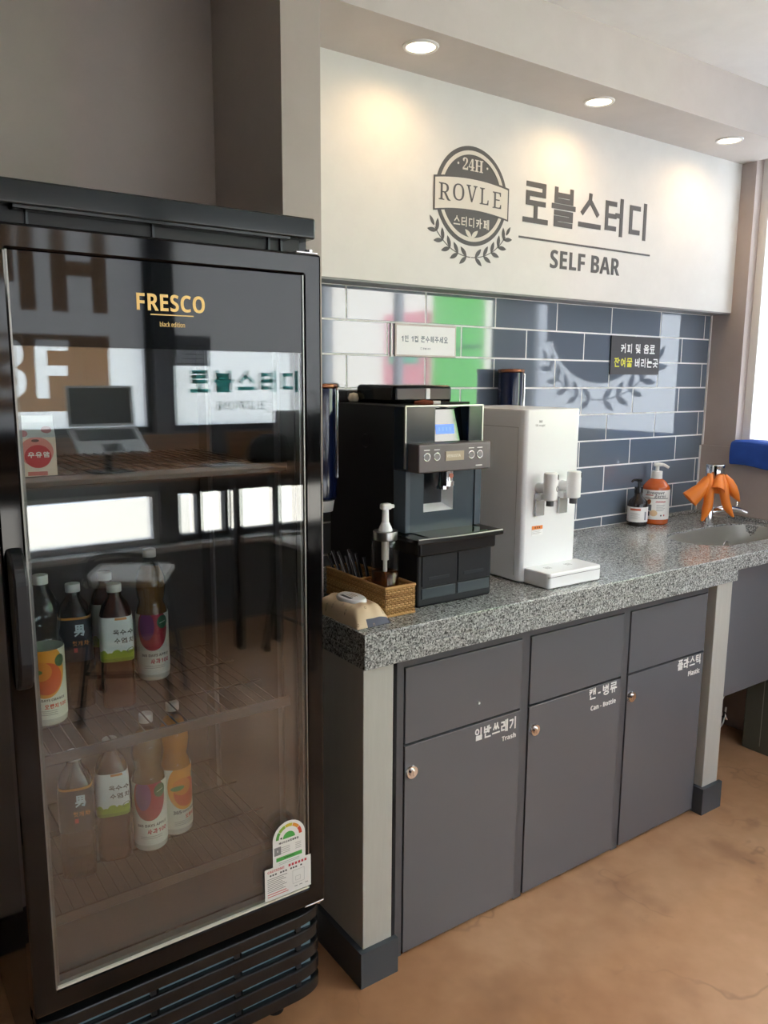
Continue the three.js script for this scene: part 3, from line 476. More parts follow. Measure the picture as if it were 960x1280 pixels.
// ---------------------------------------------------------------- coffee machine
{
  const m = thing('coffee_machine', 'black bean to cup coffee machine with a grey control strip', 'coffee machine', [0, YC, 0]);
  const body = M.blackSoft, gl = phys(0x2a343c, 0.16), pl = phys(0x3b4852, 0.25);
  part('body', rb(0.3885, 0.642, 0, 0.518, 0.12, 0.44, 0.004), body, m);
  part('base', rb(0.405, 0.66, 0, 0.142, 0.3, 0.524, 0.008), body, m);
  for (const x of [0.418, 0.538]) { const f = part('waste_drawer', rb(x, x + 0.115, 0.055, 0.138, 0.522, 0.5275, 0.002), std(0x1c2127, 0.35), m); part('embossed_mark', bx(x + 0.02, x + 0.09, 0.0715, 0.0795, 0.5275, 0.5281), std(0x2c3238, 0.3), f); part('drawer_pull', rb(x, x + 0.113, 0.022, 0.05, 0.519, 0.5262, 0.002), std(0x3c454d, 0.3), m); }
  const tr = new THREE.Shape(); tr.moveTo(0.372, -0.42); tr.lineTo(0.372, -0.57); tr.quadraticCurveTo(0.51, -0.582, 0.652, -0.575); tr.lineTo(0.652, -0.42); tr.closePath();
  part('drip_tray', join([ext(tr, 0.014, 0.003).rotateX(-Math.PI / 2).translate(0, 0.178, 0), rb(0.388, 0.645, 0.142, 0.18, 0.42, 0.555, 0.006)]), phys(0x1a1b1d, 0.22), m);
  part('tray_edge', tube([[0.3735, 0.1915, 0.5685], [0.51, 0.1915, 0.577], [0.6505, 0.1915, 0.5735]], 0.0016, 24, 6), M.steel, m);
  const gr = part('drip_grid', rb(0.41, 0.61, 0.19, 0.194, 0.455, 0.56, 0.001), phys(0x222a30, 0.12), m);
  for (let i = 0; i < 3; i++) part('grid_slot', bx(0.42 + i * 0.065, 0.465 + i * 0.065, 0.1935, 0.1948, 0.463, 0.467), M.steel, gr);
  part('left_pillar', rb(0.386, 0.482, 0.355, 0.517, 0.44, 0.492, 0.004), gl, m); part('right_pillar', rb(0.592, 0.642, 0.355, 0.517, 0.44, 0.492, 0.004), gl, m);
  part('edge_strip', join([bx(0.384, 0.3875, 0.36, 0.517, 0.488, 0.4935), bx(0.384, 0.643, 0.5155, 0.519, 0.488, 0.4935), bx(0.6395, 0.643, 0.36, 0.517, 0.488, 0.4935)]), M.steel, m);
  const sc = part('touch_screen', rb(0.482, 0.592, 0.355, 0.515, 0.44, 0.47, 0.002).clone(), phys(0x10151a, 0.04, { ior: 1.8 }), m);
  sc.geometry.translate(0, -0.435, -0.47).rotateX(-0.16).translate(0, 0.435, 0.472);
  part('display', bx(0.5, 0.562, 0.008, 0.033, -0.001, 0.0008).rotateX(-0.16).translate(0, 0.435, 0.472), new THREE.MeshStandardMaterial({ color: 0x4a7fd0, roughness: 0.2, emissive: 0x4a86e0, emissiveIntensity: 0.45, emissiveMap: canvasTex(256, 112, (c, w, h) => { c.fillStyle = '#5f96e6'; c.fillRect(0, 0, w, h); c.fillStyle = '#d8e8ff'; for (let i = 0; i < 4; i++) c.fillRect(40 + i * 50, 34, 20, 44); }) }), sc);
  const cp = part('control_strip', rb(0.395, 0.634, 0.352, 0.424, 0.44, 0.536, 0.004), std(0x6d676a, 0.32, { metalness: 0.35 }), m);
  for (const x of [0.42, 0.452, 0.566, 0.595]) { const b = part('button', new THREE.TorusGeometry(0.0095, 0.0016, 8, 26).translate(x, 0.392, 0.5365), M.chrome, cp); part('button_cap', new THREE.CylinderGeometry(0.008, 0.008, 0.004, 22).rotateX(Math.PI / 2).translate(x, 0.392, 0.5365), std(0x8a8588, 0.3), cp); part('button_mark', bx(x - 0.009, x + 0.009, 0.4085, 0.4105, 0.536, 0.5366), M.inkWhite, cp); }
  sheet('name_plate', 0.4795, 0.54, 0.38, 0.404, 0.5355, 0.538, print(256, 104, (c, w, h) => { c.fillStyle = '#b9aa92'; c.fillRect(0, 0, w, h); c.fillStyle = '#e8e2d6'; c.font = 'bold 44px sans-serif'; c.fillText('VENUSTA', 14, 66); }, 0.35), M.steel, cp);
  part('maker_mark', bx(0.582, 0.604, 0.3615, 0.3645, 0.536, 0.5366), M.inkWhite, cp);
  // the niche under the strip
  const pn = new THREE.Shape(); pn.moveTo(0.4, 0.194); pn.lineTo(0.635, 0.194); pn.lineTo(0.635, 0.354); pn.lineTo(0.4, 0.354); pn.closePath(); pn.holes.push(poly([[0.447, 0.244], [0.545, 0.244], [0.545, 0.354], [0.447, 0.354]]));
  part('front_plate', ext(pn, 0.052).translate(0, 0, 0.438), pl, m); for (const [a, b] of [[0.386, 0.402], [0.618, 0.642]]) part('side_rail', rb(a, b, 0.194, 0.354, 0.44, 0.494, 0.003), phys(0x4a5660, 0.25), m);
  const lip = new THREE.Mesh(); const q = new THREE.BufferGeometry(); q.setAttribute('position', new THREE.Float32BufferAttribute([0.447, 0.244, 0.491, 0.545, 0.244, 0.491, 0.53, 0.26, 0.46, 0.447, 0.244, 0.491, 0.53, 0.26, 0.46, 0.462, 0.26, 0.46, 0.545, 0.244, 0.491, 0.545, 0.352, 0.491, 0.53, 0.352, 0.46, 0.545, 0.244, 0.491, 0.53, 0.352, 0.46, 0.53, 0.26, 0.46], 3)); q.computeVertexNormals();
  part('niche_bevel', q, new THREE.MeshStandardMaterial({ color: 0xf2f4f4, roughness: 0.15, side: THREE.DoubleSide }), m);
  part('niche_back', bx(0.447, 0.545, 0.244, 0.354, 0.4415, 0.46), phys(0x20282e, 0.2), m);
  const sp = part('spout', join([cyl(0.021, 0.034, 0.51, 0.322, 0.5), cyl(0.024, 0.012, 0.51, 0.312, 0.5), cyl(0.018, 0.008, 0.5, 0.304, 0.5)]), M.chrome, m);
  part('spout_badge', new THREE.CylinderGeometry(0.0065, 0.0065, 0.003, 18).rotateX(Math.PI / 2).translate(0.512, 0.339, 0.5215), std(0xb9705a, 0.4), sp);
  part('bean_hopper', join([rb(0.425, 0.625, 0.519, 0.569, 0.2, 0.385, 0.012)]), phys(0x0a0b0d, 0.1, { ior: 1.3 }), m);
  part('hopper_clip', rb(0.53, 0.545, 0.53, 0.56, 0.383, 0.3875, 0.002), phys(0xc8ccd0, 0.1), m);
  part('water_lid', rb(0.4, 0.6, 0.519, 0.552, 0.13, 0.195, 0.006), M.blackMatte, m);
  part('side_lock', new THREE.TorusGeometry(0.018, 0.0012, 6, 30).rotateY(Math.PI / 2).translate(0.3862, 0.42, 0.31), std(0x0c0e12, 0.3), m);
  const b = thing('cleaning_brush', 'slim brush with a brown bristle head lying on the coffee machine', 'brush', [0.44, YC + 0.5245, 0.455], -0.35);
  part('bristles', taper([[0, 0, 0], [0.025, 0.0005, 0], [0.05, 0, 0]], [0.004, 0.0075, 0.005], 10, 10), std(0x7a3a20, 0.9), b);
  part('ferrule', rod([0.05, 0, 0], [0.07, 0, 0], 0.005, 12), M.whiteMatte, b); part('handle', rod([0.07, 0, 0], [0.15, 0, 0], 0.0028, 10), M.blackMatte, b);
  const k = thing('wooden_knob', 'small cream wooden knob on top of the coffee machine', 'knob', [0.416, YC + 0.5185, 0.16]);
  part('ball', lathe([[0, 0], [0.012, 0.001], [0.016, 0.012], [0.012, 0.024], [0, 0.027]], 20).translate(0, 0.0005, 0.044), std(0xd8ceb8, 0.5), k);
}
// water dispenser
{
  const w = thing('water_dispenser', 'white counter top water dispenser with two spouts', 'water dispenser', [0, YC, 0]);
  const sh = new THREE.Shape(), X0 = 0.808, X1 = 1.037, Z0 = -0.17, Z1 = -0.488, r = 0.022;
  sh.moveTo(X0, Z0); sh.lineTo(X1, Z0); sh.lineTo(X1, Z1 + r); sh.quadraticCurveTo(X1, Z1, X1 - r, Z1); sh.lineTo(X0 + r, Z1); sh.quadraticCurveTo(X0, Z1, X0, Z1 + r); sh.closePath();
  part('body', toCreasedNormals(ext(sh, 0.499, 0.004, 10).rotateX(-Math.PI / 2).translate(0, 0.003, 0), 0.3), M.white, w);
  part('side_panel_line', join([bx(0.8072, 0.8085, 0.45, 0.4512, 0.2, 0.46), bx(0.8072, 0.8085, 0.02, 0.45, 0.4588, 0.46)]), std(0xb0aeac, 0.5), w);
  for (const x of [0.824, 1.022]) part('foot', cyl(0.01, 0.004, x, 0, 0.46, 16), M.blackMatte, w);
  const ts = rrect(0.822, -0.585, 1.045, -0.48, 0.012);
  const t = part('tray', ext(ts, 0.044, 0.004, 8).rotateX(-Math.PI / 2).translate(0, 0.002, 0), M.white, w);
  part('tray_gap', bx(0.824, 1.043, 0.0345, 0.036, 0.4805, 0.5856), std(0x77777a, 0.6), t);
  for (const x of [0.87, 0.955]) part('tray_mark', join([0, 1, 2].map((i) => bx(x + i * 0.008, x + i * 0.008 + 0.002, 0.0458, 0.0463, 0.515, 0.535))), std(0x8c8c8e, 0.5), t);
  for (const [x, on] of [[0.868, 1], [0.964, 0]]) {
    part('spout_arm', new THREE.CylinderGeometry(0.0135, 0.0155, 0.036, 24).rotateX(Math.PI / 2).translate(x, 0.278, 0.502), M.white, w);
    const b = part('spout', lathe([[0, 0.246], [0.016, 0.246], [0.0205, 0.25], [0.0205, 0.321], [0.018, 0.325], [0, 0.325]], 32).translate(x, 0, 0.534), M.white, w);
    part('nozzle', cyl(0.011, 0.018, x, 0.23, 0.534, 20), std(0x4c4d50, 0.3), b);
    part('spout_slot', bx(x + 0.008, x + 0.011, 0.307, 0.321, 0.5515, 0.5535), M.blackMatte, b);
    if (on) part('spout_button', new THREE.TorusGeometry(0.008, 0.0012, 6, 24).scale(0.7, 1, 1).rotateY(0.35).translate(x + 0.008, 0.281, 0.5532), std(0x8d8d90, 0.4), b);
    part('lever_plate', rb(x - 0.018, x + 0.018, 0.196, 0.246, 0.4895, 0.498, 0.002), std(0xc9cbcc, 0.25, { metalness: 0.7 }), w); part('lever_mount', rb(x - 0.016, x + 0.016, 0.242, 0.262, 0.488, 0.512, 0.003), M.white, w);
  }
  sheet('warning_sticker', 0.846, 0.89, 0.138, 0.166, 0.488, 0.4886, print(256, 160, (c, w_, h) => { c.fillStyle = '#fafafa'; c.fillRect(0, 0, w_, h); c.fillStyle = '#e9883a'; c.fillRect(0, 0, w_, 62); c.fillStyle = '#5a3a20'; for (let i = 0; i < 3; i++) c.fillRect(70 + i * 50, 16, 24, 30); c.fillStyle = '#9a9a9a'; for (let i = 0; i < 4; i++) c.fillRect(10, 76 + i * 20, 220 - (i % 2) * 40, 5); }), M.whiteMatte, w);
  part('brand_lettering', join([latin('SK magic', sansR, 0.846, 0.885, 0.452, 0.46, 0.0006), latin('M', sansB, 0.861, 0.872, 0.464, 0.471, 0.0006)]), std(0xa8a8aa, 0.5), w).position.z = 0.488;
}
// ---------------------------------------------------------------- wicker basket, syrup pump, sticks, wipes
{
  const X0 = 0.288, X1 = 0.378, Z0 = 0.27, Z1 = 0.548, H = 0.075, wick = [0xc89c62, 0xb08650, 0xd6ae76].map((c) => std(c, 0.65));
  const b = thing('wicker_basket', 'long divided wicker basket on the worktop beside the coffee machine', 'basket', [0, YC, 0]);
  const weave = (a, c, n, rows, h0, name) => {               // a woven wall from point a to point c
    const A = V(a[0], 0, a[1]), C = V(c[0], 0, c[1]), d = C.clone().sub(A), len = d.length(); d.normalize(); const nn = V(-d.z, 0, d.x), list = [[], [], []];
    for (let r = 0; r < rows; r++) {
      const pts = []; for (let i = 0; i <= n * 2; i++) { const t = i / (n * 2) * len, o = Math.cos(i * Math.PI + r * Math.PI) * 0.0019 * (i % 1 === 0 ? 1 : 0); pts.push(A.clone().addScaledVector(d, t).addScaledVector(nn, o).setY(0.004 + (r + .5) * (h0 - 0.008) / rows)); }
      list[Math.floor(rnd() * 3)].push(new THREE.TubeGeometry(new THREE.CatmullRomCurve3(pts), n * 4, 0.0024, 5));
    }
    const stakes = []; for (let i = 0; i <= n * 2; i += 1) { const t = i / (n * 2) * len, o = A.clone().addScaledVector(d, t); stakes.push(new THREE.CylinderGeometry(0.0016, 0.0016, h0 - 0.004, 5).translate(o.x, h0 / 2, o.z)); }
    list[1].push(...stakes);
    list.forEach((l, i) => { if (l.length) { const w = part(name, join(l), wick[i], b); w.userData = { kind: 'stuff' }; } });
  };
  weave([X0, Z0], [X0, Z1], 19, 12, H, 'woven_side'); weave([X1, Z0], [X1, Z1], 19, 12, H, 'woven_side'); weave([X0, Z0], [X1, Z0], 7, 12, H, 'woven_side'); weave([X0, Z1], [X1, Z1], 7, 12, H, 'woven_side'); weave([X0, 0.43], [X1, 0.43], 7, 12, H, 'woven_divider');
  const rim = (y, r) => tube([[X0, y, Z0], [X0, y, (Z0 + Z1) / 2], [X0, y, Z1], [(X0 + X1) / 2, y, Z1 + .001], [X1, y, Z1], [X1, y, (Z0 + Z1) / 2], [X1, y, Z0], [(X0 + X1) / 2, y, Z0]], r, 90, 8, true);
  const sq = (y, r) => join([rod([X0, y, Z0], [X0, y, Z1], r), rod([X1, y, Z0], [X1, y, Z1], r), rod([X0, y, Z0], [X1, y, Z0], r), rod([X0, y, Z1], [X1, y, Z1], r), ...[[X0, Z0], [X0, Z1], [X1, Z0], [X1, Z1]].map(([x, z]) => new THREE.SphereGeometry(r, 8, 6).translate(x, y, z))]);
  part('rim', join([sq(H, 0.0042), rod([X0, H, 0.43], [X1, H, 0.43], 0.0036)]), wick[0], b); part('bottom_band', sq(0.004, 0.0034), wick[0], b); part('bottom', bx(X0, X1, 0.002, 0.005, Z0, Z1), wick[1], b);
  const s = thing('syrup_dispenser', 'clear glass syrup bottle with a white pump in the basket', 'bottle', [0.333, YC + 0.006, 0.482]);
  part('bottle', lathe([[0, 0], [0.033, 0], [0.036, 0.004], [0.036, 0.158], [0.032, 0.175], [0.026, 0.18], [0.026, 0.186]], 36), phys(0xf4f4f0, 0.02, { transmission: 1, thickness: 0, ior: 1.45 }), s);
  part('syrup', lathe([[0, 0.004], [0.032, 0.004], [0.0335, 0.008], [0.0335, 0.095], [0, 0.095]], 32), phys(0x9a5a1c, 0.05, { transmission: 0.8, thickness: 0 }), s);
  part('collar', lathe([[0.026, 0.178], [0.031, 0.178], [0.0315, 0.18], [0.0315, 0.199], [0.03, 0.201], [0, 0.201]], 36), M.steel, s);
  part('pump', join([cyl(0.019, 0.012, 0, 0.2, 0, 24, 0.015), cyl(0.0145, 0.01, 0, 0.212, 0, 24, 0.01), cyl(0.0095, 0.044, 0, 0.22, 0, 20, 0.008), rb(-0.013, 0.015, 0.254, 0.27, -0.01, 0.01, 0.005), rb(0.008, 0.026, 0.256, 0.266, -0.005, 0.005, 0.003)]), M.white, s);
  part('dip_tube', join([cyl(0.0095, 0.055, 0, 0.125, 0, 18), cyl(0.0055, 0.035, 0, 0.095, 0, 14), rod([0, 0.1, 0], [0.006, 0.008, 0.006], 0.003)]), M.whiteMatte, s);
  for (let i = 0; i < 9; i++) {
    const st = thing('straw', 'thin black wrapped straw leaning in the wicker basket', 'straw', [0.302 + (i % 3) * 0.02, YC + 0.0065, 0.3 + i * 0.0115], 0, 'wrapped straws in the basket');
    const dx = -0.008 + 0.008 * (i % 3), dz = -0.035 - 0.004 * (i % 4), h = 0.105 + 0.004 * ((i * 5) % 4);
    part('wrapper', rod([0, 0.006, 0.02], [dx, h, dz], 0.0048, 6), std(0x1c1f26, 0.3), st); part('seam', rod([-0.0042, 0.006, 0.0225], [dx - 0.0042, h, dz + 0.0025], 0.0007, 5), std(0xd0d2d6, 0.4), st);
  }
  const w = thing('wet_wipes', 'beige pack of wet wipes with a white lid at the worktop end', 'wipes', [0.228, YC + 0.0005, 0.487], 0.03);
  const g = new THREE.PlaneGeometry(1, 1, 30, 30), N = g.attributes.position.count, P = [], uv = [], idx = [];
  const W2 = 0.05, L2 = 0.1, nx = 24, nz = 36, hgt = (u, v) => { const a = Math.max(0, 1 - Math.abs(u) ** 4), c = Math.min(1, Math.max(0, (1 - Math.abs(v)) / .36)); return 0.046 * Math.sqrt(a) * (1 - (1 - c) ** 1.7) + 0.0016 * Math.sin(u * 9 + v * 5) * a * c; };
  for (let s2 = 0; s2 < 2; s2++) for (let j = 0; j <= nz; j++) for (let i = 0; i <= nx; i++) { const u = i / nx * 2 - 1, v = j / nz * 2 - 1; P.push(u * W2 * (1 + .04 * Math.sin(v * 7)), s2 ? 0.0005 : hgt(u, v) + 0.001, v * L2); uv.push(i / nx, 1 - j / nz); }
  const q = (nx + 1) * (nz + 1); for (let s2 = 0; s2 < 2; s2++) for (let j = 0; j < nz; j++) for (let i = 0; i < nx; i++) { const a = s2 * q + j * (nx + 1) + i, b2 = a + 1, c2 = a + nx + 1, d2 = c2 + 1; s2 ? idx.push(a, b2, c2, b2, d2, c2) : idx.push(a, c2, b2, b2, c2, d2); }
  const pg = new THREE.BufferGeometry(); pg.setAttribute('position', new THREE.Float32BufferAttribute(P, 3)); pg.setAttribute('uv', new THREE.Float32BufferAttribute(uv, 2)); pg.setIndex(idx); pg.computeVertexNormals();
  part('pack', pg, print(256, 512, (c, W, H2) => { c.fillStyle = '#dcc3a0'; c.fillRect(0, 0, W, H2); c.fillStyle = '#30324e'; c.fillRect(W * .3, H2 * .955, W, H2 * .05); c.strokeStyle = '#8a6f58'; c.lineWidth = 2; for (let i = 0; i < 22; i++) { const x = hash(i, 1, 5) * W, y = hash(i, 2, 5) * H2; c.beginPath(); c.arc(x, y, 6, 0, 7); c.stroke(); if (i % 3 === 0) { c.beginPath(); c.moveTo(x + 12, y); c.lineTo(x + 24, y + 6); c.stroke(); } } }, 0.4), w);
  const lid = part('lid', lathe([[0, 0.054], [0.032, 0.0535], [0.036, 0.051], [0.038, 0.044]], 32).scale(0.82, 1, 1.35), M.white, w);
  part('lid_print', join([bx(-0.02, -0.012, 0.0538, 0.0545, -0.02, 0.024)]), std(0x22252c, 0.4), lid); part('lid_words', join([0, 1, 2].map((i) => bx(-0.006 + i * 0.007, -0.003 + i * 0.007, 0.0538, 0.0543, -0.014, 0.014))), std(0xb9ab98, 0.5), lid);
}

// ---------------------------------------------------------------- drinks fridge
const FX0 = -0.575, FX1 = 0.069, FZ = 0.62;
{
  const f = thing('drinks_fridge', 'tall black glass door drinks fridge with gold lettering', 'fridge', [0, 0, 0]);
  const liner = std(0x565654, 0.35);
  part('body', join([bx(FX0 + 0.004, FX0 + 0.034, 0.06, 1.842, -0.015, 0.565), bx(FX1 - 0.034, FX1 - 0.004, 0.06, 1.842, -0.015, 0.565), bx(FX0 + 0.034, FX1 - 0.034, 0.06, 1.842, -0.015, 0.015), bx(FX0 + 0.034, FX1 - 0.034, 1.775, 1.842, 0.015, 0.545), bx(FX0 + 0.034, FX1 - 0.034, 0.06, 0.33, 0.015, 0.54)]), M.black, f);
  part('liner', join([bx(FX0 + 0.034, FX0 + 0.038, 0.334, 1.771, 0.019, 0.565), bx(FX1 - 0.038, FX1 - 0.034, 0.334, 1.771, 0.019, 0.565), bx(FX0 + 0.034, FX1 - 0.034, 0.334, 1.771, 0.015, 0.019), bx(FX0 + 0.034, FX1 - 0.034, 1.771, 1.775, 0.015, 0.565), bx(FX0 + 0.034, FX1 - 0.034, 0.33, 0.334, 0.015, 0.565)]), liner, f);
  part('shelf_rail', join([FX0 + 0.041, FX1 - 0.041].flatMap((x) => [bx(x - 0.003, x + 0.003, 0.36, 1.74, 0.09, 0.11), bx(x - 0.003, x + 0.003, 0.36, 1.74, 0.48, 0.5)])), std(0x9a9a98, 0.3, { metalness: 0.8 }), f);
  part('header', join([rb(FX0 + 0.002, FX1 - 0.001, 1.803, 1.845, 0.5, 0.601, 0.005), rb(FX0 + 0.06, FX1 - 0.06, 1.797, 1.804, 0.5, 0.601, 0.002)]), phys(0x23292b, 0.12, { ior: 1.6 }), f);
  part('header_gap', bx(FX0 + 0.02, FX1 - 0.025, 1.77, 1.803, 0.5, 0.572), M.blackMatte, f);
  for (const x of [-0.49, -0.27, -0.03, -0.002]) part('gap_rib', bx(x, x + 0.004, 1.772, 1.802, 0.571, 0.578), std(0x3a4348, 0.3), f);
  part('hinge', join([rb(FX1 - 0.05, FX1 + 0.002, 1.7725, 1.777, 0.56, 0.606, 0.002), cyl(0.008, 0.006, FX1 - 0.012, 1.776, 0.59, 16)]), M.chrome, f);
  part('hinge', join([rb(FX1 - 0.05, FX1 + 0.002, 0.2905, 0.2955, 0.56, 0.612, 0.002), cyl(0.007, 0.006, FX1 - 0.008, 0.284, 0.6, 16)]), M.chrome, f);
  // door
  const GX0 = -0.533, GX1 = 0.027, GY0 = 0.346, GY1 = 1.727, DY0 = 0.3, DY1 = 1.7705;
  const ds = rrect(FX0, DY0, FX1, DY1, 0.006); ds.holes.push(rrect(GX0, GY0, GX1, GY1, 0.002, THREE.Path));
  const door = part('door', toCreasedNormals(ext(ds, 0.05, 0.005, 4).translate(0, 0, 0.57), 0.3), phys(0x07080a, 0.06, { ior: 1.45 }), f);
  part('pane', rb(GX0, GX1, GY0, GY1, 0.6115, 0.6155, 0.0005, 1), M.glassDoor, door); part('pane', rb(GX0, GX1, GY0, GY1, 0.588, 0.592, 0.0005, 1), M.glassDoor, door);
  part('black_band', bx(GX0 + 0.0005, GX1 - 0.0005, 1.571, GY1 - 0.0005, 0.6153, 0.6161), phys(0x14171a, 0.03, { ior: 1.42 }), door);
  part('pane_bead', bx(GX0, GX1, GY0 - 0.001, GY0 + 0.003, 0.612, 0.6185), std(0xe6e2d4, 0.4), door);
  part('pane_trim', join([bx(GX0 - 0.001, GX0 + 0.002, GY0, GY1, 0.612, 0.6185), bx(GX1 - 0.002, GX1 + 0.001, GY0, GY1, 0.612, 0.6185)]), std(0x8c8c88, 0.3, { metalness: 0.8 }), door);
  part('spacer', join([bx(GX0 + 0.001, GX1 - 0.001, GY0, GY0 + 0.01, 0.593, 0.611), bx(GX0, GX0 + 0.008, GY0, 1.57, 0.593, 0.611), bx(GX1 - 0.008, GX1, GY0, 1.57, 0.593, 0.611)]), std(0x6d6e6a, 0.35, { metalness: 0.6 }), door);
  part('brand_lettering', latin('FRESCO', sansB, -0.318, -0.187, 1.64, 1.671, 0.0006).translate(0, 0, 0.6163), M.gold, door);
  part('brand_line', bx(-0.293, -0.21, 1.6325, 1.6345, 0.6163, 0.6169), M.gold, door); part('small_lettering', latin('black edition', sansR, -0.276, -0.228, 1.612, 1.621, 0.0006).translate(0, 0, 0.6163), M.gold, door);
  const hd = new THREE.Shape(); hd.moveTo(0, 0); hd.quadraticCurveTo(0.042, 0.01, 0.046, 0.06); hd.lineTo(0.046, 0.2); hd.quadraticCurveTo(0.042, 0.25, 0, 0.26); hd.closePath();
  part('handle', ext(hd, 0.026, 0.005, 12).rotateY(-Math.PI / 2).translate(-0.54, 0.965, 0.619), M.blackMatte, door);
  // energy label and caution sticker
  const sticker = (sh, w, h, x, y, z, mat, name) => { const g = ext(sh, 0.0006, 0, 16), p = g.attributes.position, uv = g.attributes.uv; for (let i = 0; i < p.count; i++) uv.setXY(i, p.getX(i) / w, p.getY(i) / h); part(name, g.translate(x, y, z), mat, door); };
  const es = new THREE.Shape(); es.moveTo(0, 0); es.lineTo(0.083, 0); es.lineTo(0.083, 0.098); es.absarc(0.0415, 0.098, 0.0415, 0, Math.PI); es.lineTo(0, 0); const EW = 0.083, EH = 0.1395;
  sticker(es, EW, EH, -0.0645, 0.3915, 0.6163, print(332, 558, (c, w, h) => {
    c.fillStyle = '#f2f2ee'; c.fillRect(0, 0, w, h); const cols = ['#58a646', '#93bd44', '#d9c63e', '#e89a3c', '#d9553c'];
    for (let i = 0; i < 5; i++) { c.strokeStyle = cols[i]; c.lineWidth = 30; c.beginPath(); c.arc(w / 2, 160, 118, Math.PI + i * Math.PI / 5 + .02, Math.PI + (i + 1) * Math.PI / 5 - .02); c.stroke(); }
    c.fillStyle = '#4cae50'; c.beginPath(); c.arc(w / 2, 165, 62, Math.PI, 0); c.fill(); c.fillStyle = '#1c1c1c'; c.beginPath(); c.moveTo(72, 150); c.lineTo(96, 140); c.lineTo(96, 162); c.fill();
    drawKo(c, '에너지소비효율등급', 62, 184, 21, 3.4, '#2a2a2a'); c.strokeStyle = '#8a8a8a'; c.strokeRect(30, 240, 38, 50); c.fillStyle = '#9a9a9a'; for (let i = 0; i < 4; i++) { c.fillRect(84, 240 + i * 18, 90, 4); c.fillRect(230, 240 + i * 18, 60, 4); }
    c.fillStyle = '#4cae50'; c.fillRect(34, 330, 264, 38); c.fillStyle = '#2a5a2c'; c.fillRect(110, 344, 110, 8); c.fillStyle = '#9a9a9a'; for (let i = 0; i < 3; i++) c.fillRect(60, 386 + i * 16, 210, 4); }, 0.4), 'energy_label');
  const cs = poly([[0, 0], [0.118, 0], [0.118, 0.078], [0, 0.078]]);
  sticker(cs, 0.118, 0.078, -0.087, 0.3535, 0.6195, print(472, 312, (c, w, h) => {
    c.fillStyle = '#efefec'; c.fillRect(0, 0, w, h); c.fillStyle = '#c8404a'; c.font = 'bold 34px sans-serif'; c.fillText('CAUTION!!', 26, 46); for (let i = 0; i < 6; i++) c.fillRect(240 + i * 33, 22, 22, 24); c.fillStyle = '#444444'; for (let i = 0; i < 13; i++) if (i % 4 !== 3) c.fillRect(50 + i * 26, 64, 17, 16);
    c.fillStyle = '#777777'; for (let i = 0; i < 8; i++) c.fillRect(26, 102 + i * 18, 200 - (i * 37) % 60, 5); c.strokeStyle = '#888888'; c.lineWidth = 2; c.strokeRect(282, 104, 120, 130); c.strokeRect(312, 170, 50, 40); c.fillStyle = '#777777'; c.fillRect(300, 262, 30, 6); c.fillRect(350, 262, 30, 6); c.fillRect(410, 262, 30, 6); c.fillStyle = '#d0606a'; c.fillRect(26, 252, 190, 8); c.fillRect(26, 274, 210, 8); }, 0.4), 'caution_sticker');
  // shelves: wire racks
  for (const [y, z1] of [[1.333, 0.53], [0.785, 0.53], [0.44, 0.53]]) {
    const l = []; for (let x = FX0 + 0.055; x < FX1 - 0.05; x += 0.0235) l.push(rod([x, y - 0.002, 0.06], [x, y - 0.002, z1], 0.0016, 6));
    for (const z of [0.06, 0.22, 0.38]) l.push(rod([FX0 + 0.042, y - 0.0055, z], [FX1 - 0.042, y - 0.0055, z], 0.0026, 6));
    const sh = part('shelf', join(l), std(0x2c2d2f, 0.4), f);
    part('shelf_edge', rb(FX0 + 0.042, FX1 - 0.042, y - 0.018, y + 0.004, z1, z1 + 0.008, 0.002), phys(0x4a4a48, 0.3, { transmission: 0.5, thickness: 0 }), sh);
  }
  // lower grille
  part('grille_back', bx(FX0 + 0.03, FX1 - 0.03, 0.065, 0.284, 0.541, 0.572), std(0x07080a, 0.6), f);
  for (let i = 0; i < 4; i++) for (let k = 0; k < 3; k++) part('condenser_strip', bx(-0.52 + k * 0.19, -0.345 + k * 0.19, 0.094 + i * 0.048, 0.106 + i * 0.048, 0.572, 0.606), std(0x7f9aa6, 0.35, { metalness: 0.3 }), f);
  for (let i = 0; i < 5; i++) {
    const y = 0.065 + i * 0.048, h = i === 4 ? 0.03 : 0.034, s = new THREE.Shape(); s.moveTo(FX0 + 0.004, -0.545); s.lineTo(FX0 + 0.004, -0.6); s.quadraticCurveTo(FX0 + 0.012, -0.618, FX0 + 0.06, -0.62); s.lineTo(FX1 - 0.075, -0.62); s.quadraticCurveTo(FX1 - 0.01, -0.617, FX1 - 0.001, -0.585); s.lineTo(FX1 - 0.001, -0.545); s.closePath();
    part('slat', ext(s, h, 0.004, 10).rotateX(-Math.PI / 2).translate(0, y - 0.004, 0), phys(0x16181a, 0.25), f);
  }
  for (const x of [-0.345, -0.155, 0.0]) part('grille_rib', bx(x - 0.006, x + 0.006, 0.066, 0.28, 0.575, 0.614), M.blackMatte, f);
  for (const [x, z] of [[FX0 + 0.06, 0.52], [FX1 - 0.1, 0.545], [FX0 + 0.06, 0.06], [FX1 - 0.06, 0.06]]) part('foot', join([cyl(0.022, 0.018, x, 0, z, 20), cyl(0.012, 0.048, x, 0.016, z, 16)]), M.blackMatte, f);
}
